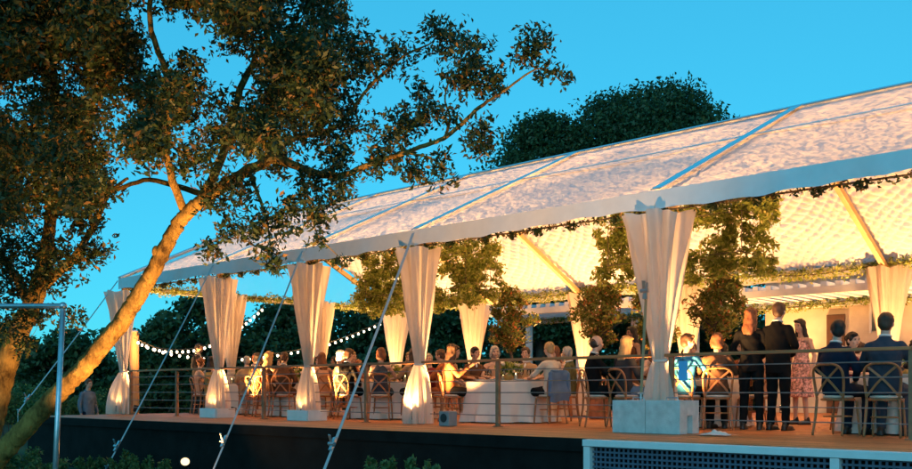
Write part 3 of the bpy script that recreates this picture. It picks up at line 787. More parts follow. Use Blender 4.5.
for (x, yt, Y, rp, lab, up) in [
    (14, 452, 7.4, 26, 'green shrub at the foot of the leaning trunk', 0), (45, 462, 7.0, 20, 'low green shrub at the foot of the pipe frame', 0), (92, 452, 8.2, 20, 'leafy green shrub beside the first strap anchor', 1), (122, 448, 8.5, 18, 'tall leafy shrub at the first strap anchor', 1), (142, 455, 8.4, 14, 'leafy shrub between the first strap and the flood light', 1), (160, 458, 8.3, 12, 'low leafy shrub just before the flood light', 1),
    (370, 454, 8.0, 9, 'spiky young shrub nearest the long blue strap', 1), (388, 457, 8.0, 9, 'second spiky young shrub from the long blue strap', 1), (409, 455, 8.0, 9, 'third spiky young shrub from the long blue strap', 1), (432, 459, 7.9, 11, 'spiky young shrub farthest from the long blue strap', 1)]:
    shrub_px(x, yt, Y, rp, lab, upright=bool(up), leaf=.085, seed=k, n=1300 if not up else 800); k += 1
for (x, yt, Y, rp, lab) in [(8, 388, 11.5, 30, 'rounded hedge shrub under the grove tree'), (45, 394, 11.0, 24, 'rounded hedge shrub behind the leaning trunk'), (78, 400, 12.6, 20, 'rounded hedge shrub by the man in the grey shirt'), (-30, 380, 11.5, 30, 'rounded hedge shrub left of the grove trunk'), (112, 392, 15.5, 24, 'rounded hedge shrub behind the corner curtain')]:
    shrub_px(x, yt, Y, rp, lab, leaf=.10, seed=k, n=3600, lm=LEAF_SHRUB, name='hedge_shrub'); k += 1

# ================================================================== GREENERY IN THE TENT
def garland(pts, r, dens, label, name='garland', lm=None, lump=0.0, leaf=.085):
    pts = [Vector(p) for p in pts]; root = empty(name, pts[0]); tag(root, label, 'garland')
    o = MB().tube([p - pts[0] for p in pts], .018, 6).build('stem', BARK_D, root)
    out = []
    for a, b_ in zip(pts[:-1], pts[1:]):
        L = (b_ - a).length; n = int(L * dens); t = rng.random(n); base = np.outer(1 - t, np.array(a)) + np.outer(t, np.array(b_))
        k = r * (1 + lump * np.sin(t * L * 9.0 + rng.random() * 6)) * rng.uniform(.2, 1, n) ** .5
        d = rng.normal(size=(n, 3)); d /= np.linalg.norm(d, axis=1)[:, None]; out.append(base + d * k[:, None])
    P = np.concatenate(out) - np.array(pts[0])
    link('foliage', leaf_mesh('foliage', P, leaf, leaf * .45), lm or LEAF_GARLAND, root)
def swag(a, b_, n, sag):
    a, b_ = Vector(a), Vector(b_); return [a.lerp(b_, i / n) - Vector((0, 0, sag * (1 - (2 * (i / n * 1) - 1) ** 2))) for i in range(n + 1)]
garland([(x, YF - .12, ZE - .10 + .05 * math.sin(x * 1.7)) for x in np.linspace(FX[0] + .2, 2.2, 50)], .17, 330, 'leafy garland along the far eave under the glowing roof', lump=.3)
garland([(FX[0] + .12, y, ZE - .16 + .03 * math.sin(y * 2)) for y in np.linspace(YN + .15, YF - .2, 18)], .15, 330, 'leafy garland along the open gable beam', lump=.35)
garland([(x, 24.30, PZ - .12 + .05 * math.sin(x * 1.3)) for x in np.linspace(PX0, PX1, 30)], .16, 300, 'leafy garland on the back beam of the pergola', lump=.3)
# dark leaf knots peeping out under the front valance
pos = FX[0] + .5; kk = 0
root = empty('eave_garland', (FX[0], YN + .08, ZE - .24)); tag(root, 'thin knotted garland peeping out under the front valance', 'garland')
P = [(FX[0] + .1, YN + .02, ZE - .22), (FX[-1], YN + .02, ZE - .22)]; wchild(MB().tube(P, .014, 6), 'stem', BARK_D, root)
out = []
while pos < FX[-1]:
    out.append(blob_points((pos, YN - .03, ZE - .27), (.085, .07, .075), 70, .1)); pos += random.uniform(.5, .78)
t = rng.random(2200); q = np.stack([FX[0] + .1 + t * (FX[-1] - FX[0]), np.full(2200, YN + .02), np.full(2200, ZE - .22)], -1) + rng.normal(size=(2200, 3)) * .035
out.append(q)
wlink('foliage', leaf_mesh('foliage', np.concatenate(out), .07, .034), LEAF_OAK, root)

def hanging_cloud(x0, x1, y0, y1, Y, dep, label):
    a = atY(x0, y0, Y); b_ = atY(x1, y1, Y); L = b_.x - a.x; H = a.z - b_.z; c = Vector(((a.x + b_.x) / 2, Y, (a.z + b_.z) / 2))
    root = empty('hanging_greenery', c); tag(root, label, 'greenery')
    f = MB(); L_, H_ = L, H; L, H = L * .78, H * .6
    for s_ in (-1, 1):
        for q in (-1, 1): f.tube([(-L / 2, s_ * dep / 2, q * H * .42), (L / 2, s_ * dep / 2, q * H * .42)], .008, 6)
        f.tube([(s_ * L / 2, -dep / 2, -H * .42), (s_ * L / 2, dep / 2, -H * .42), (s_ * L / 2, dep / 2, H * .42), (s_ * L / 2, -dep / 2, H * .42), (s_ * L / 2, -dep / 2, -H * .42)], .008, 6)
    f.build('frame', BARK_D, root); L, H = L_, H_
    for s_ in (-.35, .35):
        zr = ZE + (ZR - ZE) * (1 - abs(Y - RY) / (RY - YN)) - .25 - c.z
        MB().tube([(s_ * L, 0, H * .4), (s_ * L, 0, zr)], .012, 6).build('suspension_cable', STEEL, root)
    out = []; n = int(150 * L * H)
    for _ in range(int(84 * L)):
        e = random.random(); u = random.uniform(-.5, .5); v = random.uniform(-.5, .5)
        if abs(u) < .22 and abs(v) < .2 and random.random() < .85: continue
        rr_ = random.uniform(.12, .23)
        out.append(blob_points((u * L, random.uniform(-.5, .5) * dep, v * H), (rr_ * .8, rr_ * .8, rr_ * .75), 60, .1))
    link('foliage', leaf_mesh('foliage', np.concatenate(out), .10, .045), LEAF_GARLAND, root)
hanging_cloud(604, 774, 216, 272, 14.6, .8, 'hanging leafy frame beside the widest curtain, under the bright roof')
hanging_cloud(366, 494, 254, 304, 15.2, .8, 'hanging leafy frame behind the glowing-foot curtain')

def potted_tree(x, ytop, ybot, wpx, Y, label, seed, red=False):
    rs = random.Random(seed); t = atY(x, ytop, Y); b_ = atY(x, ybot, Y); root = empty('potted_tree', (t.x, Y, DECK + .002)); tag(root, label, 'potted tree')
    Zd = (t - cam.location).dot(Vector((-sn, cs, 0))); Rw = wpx * Zd / FPX / 2; z1 = t.z - DECK; z0 = b_.z - DECK
    MB().lathe([(.17, 0), (.20, .05), (.24, .40), (.26, .42), (.26, .46), (.235, .46), (.225, .42), (.01, .41)], (0, 0, 0), 20).build('pot', mat('terracotta', (.33, .15, .08), .8, .2, 6), root, smooth=False)
    st = MB(); st.tube(curve([(0, 0, .38), (.04, .02, z0 * .6), (-.03, 0, z0), (.0, 0, z0 + (z1 - z0) * .7)], 5), lerpr([.04, .035, .028, .012], 16), 8)
    for k in range(9):
        t_ = rs.uniform(0, 6.28); st.tube([(0, 0, z0 + .05 * k), (math.cos(t_) * Rw * .5, math.sin(t_) * Rw * .5, z0 + .1 * k + .1), (math.cos(t_) * Rw * .85, math.sin(t_) * Rw * .85, z0 + .12 * k + .15)], [.014, .01, .005], 5)
    st.build('trunk', BARK_D, root); out = []
    for k in range(42):
        t_ = rs.uniform(0, 6.28); v = rs.random(); f = math.sqrt(max(.1, 1 - (2 * v - 1) ** 2)) * rs.random() ** .5; q = rs.uniform(.12, .22)
        out.append(blob_points((math.cos(t_) * Rw * f * .85, math.sin(t_) * Rw * f * .85, z0 + v * (z1 - z0)), (q, q, q), 80, .1))
    link('crown', leaf_mesh('crown', np.concatenate(out), .10, .045), LEAF_POT, root)
potted_tree(512, 291, 348, 54, 16.4, 'slim potted tree behind the white-clothed table', 1)
potted_tree(598, 286, 342, 62, 16.0, 'potted tree between the far pergola opening and the seated bald man', 2)
potted_tree(716, 276, 338, 66, 16.2, 'fullest potted tree, behind the guest in bright blue', 3)
potted_tree(655, 290, 345, 50, 17.6, 'reddish potted tree behind the widest curtain', 4)

# ================================================================== STRAPS, BLOCKS, STRING LIGHTS, PIPE FRAME
def strap(a, b_, tension_t, label, wd=.05, mat_=WEB_WHITE, ratchet=True):
    a, b_ = Vector(a), Vector(b_); root = empty('guy_strap', b_); tag(root, label, 'strap')
    P = [a.lerp(b_, i / 8) - Vector((0, 0, .03 * math.sin(math.pi * i / 8))) for i in range(9)]
    m = MB(); d = (b_ - a).normalized(); sx = d.cross(Vector((0, 1, 0))).normalized() if abs(d.y) < .95 else Vector((1, 0, 0))
    for p, q in zip(P[:-1], P[1:]): m.bar(p - b_, q - b_, wd, .006, (0, -1, .3))
    m.build('webbing', mat_, root)
    if ratchet:
        c = a.lerp(b_, tension_t) - b_; r_ = MB()
        u = d
        r_.bar(c - u * .11 + Vector((.0, -.02, 0)), c + u * .11 + Vector((.0, -.02, 0)), .065, .03, (0, -1, .3)); r_.tube([c + Vector((-.06, -.04, 0)), c + Vector((.06, -.04, 0))], .028, 10)
        r_.bar(c + Vector((0, -.05, .02)), c + Vector((.02, -.10, .13)), .05, .015, (0, -1, .3))
        r_.build('ratchet', STEEL, root)
        h = MB().tube([Vector((0, 0, .06)), Vector((0, 0, -.25))], .012, 8); h.tube([Vector((-.05, 0, .05)), Vector((.05, 0, .05))], .012, 8); h.build('stake', STEEL, root)
    return root
def eavept(x): return Vector((x, YN - .16, ZE - .02))
e1 = atY(107, 462, 8.6); e1.z = gz(0, 8.6) + .02
strap(eavept(FX[1]), atY(106, 469, 8.55), .90, 'pale strap running down from the curtain nearest the corner')
strap(eavept(FX[2]), atY(210, 478, 8.5), .86, 'pale strap running down to the left of the white box curtain')
strap(eavept(FX[3]), atY(318, 486, 8.3), .86, 'long bluish strap crossing in front of the seated guests', .06)
strap(Vector((FX[0], YN - .16, ZE - .02)), atY(18, 412, 9.4), .9, 'strap running from the tent corner behind the leaning trunk')
# strap from the wide-curtain pole to its concrete blocks
BX0 = atY(613, 433, 10.95).x; BY = 10.95; bw = atY(646, 433, BY).x - BX0
blk = MB()
def block(x0, label):
    root = empty('ballast_block', (x0 + .22, BY + .23, DECK + .003)); tag(root, label, 'concrete block', None)
    s_ = bw / 2 - .004; h = .435; d = .25
    # a solid cast block with a lifting notch cut in each end
    y0, y1 = -d, d; n0, n1, nz = -.07, .08, .24
    m = MB()
    m.box((-s_ + .06, y0, 0), (s_ - .06, y1, h))
    for e in (-1, 1):
        xa, xb = (s_ - .06, s_) if e > 0 else (-s_, -s_ + .06)
        m.box((xa, y0, 0), (xb, n0, h)); m.box((xa, n1, 0), (xb, y1, h)); m.box((xa, n0, nz), (xb, n1, h))
    m.build('block', CONCRETE, root)
    MB().tube([(-.09, 0, h - .01), (-.08, 0, h + .035), (.08, 0, h + .035), (.09, 0, h - .01)], .011, 6).build('lifting_eye', STEEL, root)
    root.location.x = x0 + bw / 2
block(BX0, 'concrete ballast block holding the upright strap'); block(BX0 + bw, 'concrete ballast block with its end notch facing the deck steps')
top = atY(649, 234, YN - .18); strap(top, atY(641, 397, BY + .22), .35, 'upright strap tying the wide-curtain post to the concrete blocks', .04, mat('tan_webbing', (.40, .27, .14), .7))
# white boxes round the feet of the slimmer curtains
def foot_box(x, lab, s_=.30, h=.20, m_=None):
    root = empty('foot_cover', (x, YN - .06, DECK + .003)); tag(root, lab, 'box')
    MB().box((-s_, -s_ * .8, 0), (s_, -.22, h)).build('front_board', m_ or WHITE_PAINT, root, bevel=.01)
    for e in (-1, 1): MB().box((e * s_ - .02, -.218, 0), (e * s_ + .02, s_ * .8, h)).build('side_board', m_ or WHITE_PAINT, root, bevel=.006)
foot_box(FX[2], 'white box round the foot of the middle-strap curtain'); foot_box(FX[1], 'white box round the foot of the curtain near the corner')
root = empty('floor_speaker', atY(448, 427, 11.1)); root.location.z = DECK + .003; tag(root, 'small grey floor speaker beside the glowing curtain foot', 'speaker')
MB().box((-.11, -.10, 0), (.11, .10, .24)).build('cabinet', mat('grey_box', (.22, .23, .24), .5, .1), root, bevel=.012)
MB().lathe([(.07, 0), (.072, .006), (.04, .008)], (0, 0, 0), 14).build('cone', BLACKPL, root).matrix_local = Matrix.Translation((.0, -.101, .13)) @ Matrix.Rotation(R(90), 4, 'X')
# blue tag on the wide curtain, white cloth beside the blocks
p = atY(683, 371, YN - .16)
o = MB().box((-.065, -.004, -.13), (.065, .004, .13)).build('notice_card', mat('blue_card', (.10, .42, .75), .5, .05), loc=p); tag(o, 'bright blue card hanging by the wide curtain', 'card')
MB().tube([(0, 0, .13), (-.04, .06, .30)], .004, 5).build('cord', BLACKPL, o)
p = atY(716, 432, 10.9); m = MB().grid(lambda u, v: ((u - .5) * .42 + .03 * math.sin(v * 7), (v - .5) * .3, .05 * math.exp(-((u - .55) ** 2 + (v - .5) ** 2) * 9) * (1 + .5 * math.sin(u * 17) * math.cos(v * 13)) + .012), 22, 16)
o = m.build('folded_cloth', LINEN, loc=(p.x, p.y, DECK + .003), smooth=True); tag(o, 'crumpled white cloth on the deck beside the concrete blocks', 'cloth')

# ---- string lights
BULB = glow('bulb_glass', (1.0, .80, .52), 9.0)
ptop = atX(134, 337, -22.6)
post = empty('light_post', (ptop.x, ptop.y, gz(ptop.x, ptop.y) - .02)); tag(post, 'thick round timber post carrying the string lights', 'post')
hh = ptop.z - post.location.z
MB().tube([(0, 0, -.1), (.01, 0, hh * .5), (0, 0, hh + .12)], [.13, .125, .115], 16, True, .03).build('timber', WOOD_POLE, post)
MB().lathe([(.12, hh + .12), (.125, hh + .15), (.02, hh + .19)], (0, 0, 0), 14).build('cap', STEEL, post)
bulb_me = MB().ball((0, 0, -.055), (.032, .032, .04), 8, 6).mesh('bulb', True); sock_me = MB().lathe([(.016, -.025), (.018, .012), (.008, .02)], (0, 0, 0), 8).mesh('socket')
def string_lights(pxs, X, nb, label):
    P = curve([atX(a, b_, X) for a, b_ in pxs], 8); root = empty('string_lights', P[0]); tag(root, label, 'string lights')
    wchild(MB().tube(P, .008, 5), 'cable', BLACKPL, root)
    cum = [0]
    for a, b_ in zip(P[:-1], P[1:]): cum.append(cum[-1] + (b_ - a).length)
    for k in range(nb):
        d = (k + .5) / nb * cum[-1]; i = max(j for j in range(len(cum)) if cum[j] <= d); i = min(i, len(P) - 2)
        q = P[i].lerp(P[i + 1], (d - cum[i]) / max(1e-6, cum[i + 1] - cum[i])) - P[0]
        s_ = link('socket', sock_me, BLACKPL, root, q - Vector((0, 0, .02))); link('bulb', bulb_me, BULB, s_)
string_lights([(134, 337), (148, 345), (168, 349), (195, 348), (218, 340), (240, 326), (264, 306)], -22.55, 26, 'string of bulbs rising from the timber post to the gable beam')
string_lights([(134, 338), (160, 349), (185, 354), (212, 357), (245, 357), (285, 352), (320, 345), (350, 335), (376, 324), (393, 316)], -22.35, 38, 'lower string of bulbs sweeping from the timber post to the far corner')

# ---- pipe frame in the foreground
a = atZ(63, 306, 9.6); b0 = atZ(54, 500, 9.6); fr = empty('pipe_frame', (a.x, a.y, gz(a.x, a.y))); tag(fr, 'bare galvanised pipe frame standing before the leaning trunk', 'frame')
dirl = Vector((-cs, -sn, 0)) * 3.0 + Vector((0, 0, -.0)); e = a + dirl; q0 = Vector((a.x, a.y, gz(a.x, a.y) - .1)); q1 = Vector((e.x, e.y, gz(e.x, e.y) - .1))
q0 += Vector((-.12 * cs, -.12 * sn, 0))
wchild(MB().tube([q0, a], .027, 12), 'upright', STEEL, fr, smooth=True); wchild(MB().tube([q1, e], .027, 12), 'upright', STEEL, fr, smooth=True)
wchild(MB().tube([a + Vector((cs, sn, 0)) * .03, e], .027, 12), 'crossbar', STEEL, fr, smooth=True)
for p in (a, e): wchild(MB().ball(p, .04), 'elbow_joint', STEEL, fr, smooth=True)

# ---- garden flood lights
p = atY(185, 461, 8.7)
gl = uplight((p.x, p.y, p.z - .14), atZ(190, 330, 12.6), 60, 'lit garden flood light glowing in the planting below the deck', size=.09, angle=150, name='flood_light')
MB().tube([(0, 0, .02), (0, 0, -(p.z - .14) - .05 + gz(p.x, p.y))], .015, 8).build('spike', BLACKPL, gl)
def spot(px_, Z, aim, power, lab, ang=70):
    p_ = atZ(px_, 480, Z); p_.z = gz(p_.x, p_.y) + .02; return uplight(p_, aim, power, lab, size=.08, angle=ang, name='flood_light')
spot(120, 10.6, atZ(125, 285, 12), 1700, 'ground spot hidden in shrubs aimed at the leaning trunk', 74)
spot(40, 12.6, atZ(32, 265, 14.5), 900, 'ground spot aimed at the grove tree', 84)

# ================================================================== TABLES AND CHAIRS
def chair_meshes():
    D = {}
    m = MB(); m.lathe([(.19, .435), (.205, .442), (.205, .462), (.19, .468), (.02, .466)], (0, 0, 0), 20, 1.0, 1.0); D['seat'] = m.mesh('seat')
    for s_ in (-1, 1):
        m = MB(); P = curve([(s_ * .16, .15, .44), (s_ * .175, .165, .22), (s_ * .185, .18, 0)], 4); m.tube(P, lerpr([.017, .016, .013], len(P)), 8); D['leg_f%d' % s_] = m.mesh('leg', True)
        m = MB(); P = curve([(s_ * .205, -.235, 0), (s_ * .19, -.19, .25), (s_ * .18, -.175, .46)], 4); m.tube(P, lerpr([.014, .017, .018], len(P)), 8); D['leg_r%d' % s_] = m.mesh('leg', True)
    m = MB(); P = curve([(-.18, -.175, .462), (-.20, -.19, .64), (-.20, -.225, .80), (-.13, -.245, .875), (0, -.25, .89), (.13, -.245, .875), (.20, -.225, .80), (.20, -.19, .64), (.18, -.175, .462)], 5)
    m.tube(P, .0165, 8); D['back_frame'] = m.mesh('back_frame', True)
    for s_ in (-1, 1):
        m = MB(); P = curve([(s_ * .175, -.185, .50), (s_ * .03, -.222 - .004 * s_, .68), (-s_ * .155, -.245, .845)], 6)
        for a, b_ in zip(P[:-1], P[1:]): m.bar(a, b_, .028, .009, (0, -1, .2))
        D['cross_slat%d' % s_] = m.mesh('cross_slat')
    m = MB(); P = [(.165 * math.cos(t), .165 * math.sin(t) - .01, .24) for t in np.linspace(0, 2 * math.pi, 21)]; m.tube(P, .010, 6, False); D['hoop_stretcher'] = m.mesh('hoop_stretcher', True)
    m = MB(); m.lathe([(.17, .469), (.185, .48), (.18, .498), (.12, .507), (.01, .508)], (0, 0, 0), 18); D['cushion'] = m.mesh('cushion', True)
    return D
CH = chair_meshes()
CUSH = mat('cushion_cream', (.60, .54, .45), .8, .1)
def chair(pos, rz, label, group=None):
    root = empty('cross_back_chair', pos, rz); tag(root, label, 'chair', group)
    for k, me in CH.items():
        nm = k.rstrip('-1'); nm = 'leg' if nm.startswith('leg') else nm
        link(nm, me, CUSH if k == 'cushion' else WOOD_CHAIR, root)
    return root
def cloth_mesh(r=.78, h=.752, drop=.735, seed=0):
    rs = random.Random(seed); ph = rs.uniform(0, 6)
    def fn(u, v):
        t = 2 * math.pi * u
        if v < .25: k = v / .25; return (r * k * math.cos(t), r * k * math.sin(t), h)
        k = (v - .25) / .75; fl = .055 * k * math.sin(11 * t + ph) + .03 * k * math.sin(19 * t + 2 * ph); q = r + .012 + .09 * k + fl * (.3 + .7 * k)
        return (q * math.cos(t), q * math.sin(t), h - .012 - k * (drop - .012) + .006 * math.sin(7 * t))
    return MB().grid(fn, 120, 16, True).mesh('tablecloth', True)
TABLES = {'A': (-4.15, 13.35), 'B': (-7.55, 13.8), 'C': (-11.0, 13.35), 'D': (-14.2, 13.45), 'E': (-17.2, 13.5), 'F': (-20.1, 13.9),
          'G': (-5.6, 17.6), 'H': (-10.2, 18.3), 'J': (-13.0, 17.9), 'K': (-16.1, 17.6), 'L': (-19.2, 17.8)}
TWHERE = {'A': 'where the two men in suits sit', 'B': 'behind the concrete blocks', 'C': 'with its bare front facing the railing', 'D': 'behind the long bluish strap', 'E': 'behind the middle-strap curtain', 'F': 'behind the curtain near the corner',
          'G': 'near the house door', 'H': 'behind the widest curtain', 'J': 'beside the slim potted tree', 'K': 'under the hanging leafy frame by the glowing curtain', 'L': 'near the far gable curtain'}
TIMBER = mat('table_ply', (.36, .25, .14), .6, .15)
PLATE = mat('china', (.72, .72, .70), .2, .04); NAPK = mat('napkin', (.55, .60, .62), .8, .1); CAND = glow('candle_flame', (1.0, .62, .25), 12)
WAX = mat('wax', (.78, .70, .55), .5, .05)
plate_me = MB().lathe([(.07, 0), (.075, .004), (.13, .014), (.132, .018), (.075, .009), (.01, .007)], (0, 0, 0), 18).mesh('plate', True)
glass_me = MB().lathe([(.033, 0), (.033, .003), (.005, .008), (.004, .085), (.028, .11), (.037, .15), (.033, .20), (.031, .20), (.034, .15), (.025, .115), (.003, .092)], (0, 0, 0), 12).mesh('wine_glass', True)
napk_me = MB().grid(lambda u, v: ((u - .5) * .10 + .01 * math.sin(v * 9), (v - .5) * .20, .02 + .012 * math.sin(u * 9) * math.sin(v * 5)), 8, 10).mesh('napkin', True)
def flowers(pos, label, r=.22, h=.2):
    root = empty('centrepiece', pos); tag(root, label, 'flowers')
    MB().lathe([(.07, 0), (.09, .02), (.11, .10), (.10, .13), (.09, .13), (.02, .10)], (0, 0, 0), 14).build('bowl', mat('brass', (.5, .34, .12), .35, .1, metal=.7), root, smooth=True)
    link('foliage', leaf_mesh('foliage', blob_points((0, 0, .12 + h * .5), (r, r, h * .6), 520, .1), .085, .038), LEAF_GARLAND, root)
    m = MB()
    for _ in range(20):
        q = blob_points((0, 0, .14 + h * .5), (r * .95, r * .95, h * .6), 1, .75)[0]; m.ball(q, random.uniform(.022, .04), 7, 5)
    m.build('blossoms', mat('blossom', (.72, .58, .42), .7, .25, 5, island=.25), root, smooth=True)
for k, (key, (tx, ty)) in enumerate(TABLES.items()):
    t = empty('round_table', (tx, ty, DECK + .002)); tag(t, 'round banquet table ' + TWHERE[key], 'table', None)
    MB().lathe([(.755, .72), (.76, .725), (.76, .743), (.755, .747), (.02, .747)], (0, 0, 0), 40).build('tabletop', TIMBER, t)
    for a in range(4):
        u = R(45 + 90 * a); MB().tube([(.5 * math.cos(u), .5 * math.sin(u), .719), (.55 * math.cos(u), .55 * math.sin(u), 0)], .018, 8).build('leg', STEEL, t)
    c = link('tablecloth', cloth_mesh(seed=k), LINEN, None, (tx, ty, DECK + .004)); tag(c, 'white floor-length cloth on the table ' + TWHERE[key], 'tablecloth')
    zt = DECK + .004 + .754
    flowers((tx, ty, zt), 'low leafy flower bowl on the table ' + TWHERE[key], r=.26 if key == 'C' else .21)
    for a in range(8 if key in 'ABC' else 0):
        u = R(a * 45 + 12); p = Vector((tx + .55 * math.cos(u), ty + .55 * math.sin(u), zt))
        o = link('dinner_plate', plate_me, PLATE, None, p); tag(o, 'white dinner plate on the table ' + TWHERE[key], 'plate', 'dinner plates on table ' + key)
        o = link('wine_glass', glass_me, glassmat(), None, (tx + .42 * math.cos(u + .25), ty + .42 * math.sin(u + .25), zt)); tag(o, 'clear wine glass on the table ' + TWHERE[key], 'glass', 'wine glasses on table ' + key)
    for a in (0, 1):
        u = R(70 + a * 180 + k * 40); cr = empty('candle', (tx + .33 * math.cos(u), ty + .33 * math.sin(u), zt)); tag(cr, 'lit candle in glass on the table ' + TWHERE[key], 'candle', 'candles on table ' + key)
        MB().lathe([(.03, 0), (.03, .09), (.004, .092)], (0, 0, 0), 10).build('wax', WAX, cr); MB().ball((0, 0, .115), (.008, .008, .02), 6, 5).build('flame', CAND, cr); MB().lathe([(.04, 0), (.042, .14), (.040, .14), (.038, .005)], (0, 0, 0), 12).build('holder', glassmat(), cr)

# ================================================================== PEOPLE
def etube(mb, rings, n=16):
    """stack of elliptical rings (cx, cy, z, half width, half depth)"""
    k = len(mb.v)
    for cx_, cy_, z, hw, hd in rings:
        for j in range(n): t = 2 * math.pi * j / n; mb.v.append((cx_ + hw * math.cos(t), cy_ + hd * math.sin(t), z))
    for i in range(len(rings) - 1):
        for j in range(n): a = k + i * n + j; b_ = k + i * n + (j + 1) % n; mb.f.append((a, b_, b_ + n, a + n))
    mb.f.append(tuple(k + j for j in range(n - 1, -1, -1))); q = k + (len(rings) - 1) * n; mb.f.append(tuple(q + j for j in range(n)))
def pose_of(kind, arms):
    if kind == 'sit':
        J = dict(hip=[(s_ * .095, .0, .555) for s_ in (-1, 1)], knee=[(s_ * .12, .43, .535) for s_ in (-1, 1)], ank=[(s_ * .13, .40, .085) for s_ in (-1, 1)],
                 sh=[(s_ * .162, -.05, 1.022) for s_ in (-1, 1)], neck=(0, -.045, 1.10), head=(0, .0, 1.285), spine=[(0, -.03, .52), (0, -.05, .62), (0, -.06, .78), (0, -.055, .95), (0, -.05, 1.06)])
        A = {'table': ([(-.27, .10, .83), (.27, .10, .83)], [(-.14, .335, .80), (.14, .335, .80)]), 'lap': ([(-.26, .0, .80), (.26, .0, .80)], [(-.10, .21, .665), (.10, .21, .665)]),
             'talk': ([(-.27, .10, .83), (.29, .08, .84)], [(-.12, .33, .80), (.24, .30, 1.0)])}[arms]
    else:
        J = dict(hip=[(s_ * .09, 0, .93) for s_ in (-1, 1)], knee=[(-.10, .03, .50), (.11, .0, .50)], ank=[(-.11, .0, .085), (.13, -.02, .085)],
                 sh=[(s_ * .166, -.01, 1.392) for s_ in (-1, 1)], neck=(0, -.01, 1.47), head=(0, .03, 1.645), spine=[(0, 0, .88), (0, 0, .98), (0, -.005, 1.13), (0, -.005, 1.30), (0, -.01, 1.43)])
        A = {'down': ([(-.245, -.03, 1.14), (.245, -.02, 1.14)], [(-.25, .06, .89), (.25, .05, .89)]), 'clasp': ([(-.26, .0, 1.16), (.26, .0, 1.16)], [(-.09, .20, 1.0), (.09, .20, 1.02)]),
             'hold': ([(-.245, -.03, 1.14), (.27, .0, 1.16)], [(-.25, .06, .89), (.17, .25, 1.13)])}[arms]
    J['elb'], J['wri'] = A; return J
def head_rot(yaw, pitch): return Matrix.Rotation(R(yaw), 3, 'Z') @ Matrix.Rotation(R(pitch), 3, 'X')
PM = {}
def body_mesh(kind, arms, yaw, fem):
    key = ('body', kind, arms, yaw, fem)
    if key in PM: return PM[key]
    J = pose_of(kind, arms); m = MB(); w_ = .9 if fem else 1.0; H = Vector(J['head']); Rm = head_rot(yaw, -4)
    def hb(c, r): m.ball(H + Rm @ Vector(c), r, 14, 10, Rm)
    hb((0, -.008, .022), (.076, .094, .094)); hb((0, .018, -.045), (.058, .068, .070)); hb((0, .045, -.085), (.030, .030, .024)); hb((0, .088, -.018), (.014, .022, .022)); hb((0, .080, .012), (.010, .012, .026))
    hb((0, .078, -.058), (.024, .012, .010)); hb((0, .076, .032), (.045, .014, .010))
    for s_ in (-1, 1): hb((s_ * .077, -.005, -.012), (.012, .020, .032)); hb((s_ * .042, .060, -.025), (.022, .020, .020))
    m.caps(J['neck'], H + Vector((0, -.012, -.06)), .056 * w_, .053 * w_, 12)
    sp = J['spine']; hw = (.145, .14, .125, .145, .12) if not fem else (.15, .145, .112, .128, .10); hd = (.10, .095, .085, .10, .065)
    etube(m, [(p[0], p[1], p[2], a, b_) for p, a, b_ in zip(sp, hw, hd)] + [(sp[-1][0], sp[-1][1], sp[-1][2] + .03, .05, .04)])
    for i in (0, 1):
        m.caps(sp[-1], J['sh'][i], .055, .055 * w_); m.caps(J['sh'][i], J['elb'][i], .048 * w_, .038 * w_); m.caps(J['elb'][i], J['wri'][i], .037 * w_, .025 * w_)
        m.caps(J['hip'][i], J['knee'][i], .080, .052); m.caps(J['knee'][i], J['ank'][i], .050, .034)
        a = Vector(J['ank'][i]); m.caps(a + Vector((0, -.03, -.045)), a + Vector((0, .13, -.055)), .034, .026)
        wv = Vector(J['wri'][i]); d = (wv - Vector(J['elb'][i])).normalized(); sd = d.cross(Vector((0, 0, 1))); sd = sd.normalized() if sd.length > .2 else Vector((1, 0, 0)); up = sd.cross(d).normalized()
        if kind == 'stand' and arms == 'down': sd = Vector((0, 1, 0)); up = d.cross(sd).normalized() * (1 if i == 0 else -1)
        pc = wv + d * .05; m.caps(wv, pc + d * .02, .026, .030)
        for q in range(4):
            r_ = .0088 if q < 3 else .0078; off = sd * (.026 - .0175 * q); b0 = pc + d * .02 + off; Lf = (.040, .046, .043, .033)[q]
            k1 = b0 + d * Lf - up * .006; k2 = k1 + d * Lf * .72 - up * .022; m.caps(b0, k1, r_ + .001, r_); m.caps(k1, k2, r_, r_ - .0012)
        ts = sd * (1 if i == 0 else -1) if not (kind == 'stand' and arms == 'down') else sd
        t0 = wv + d * .03 + ts * .022; t1 = t0 + d * .035 + ts * .024 - up * .008; m.caps(t0, t1, .012, .0105); m.caps(t1, t1 + d * .03 + ts * .004, .0105, .009)
    PM[key] = remesh(m, 'body', .0095, 2); return PM[key]
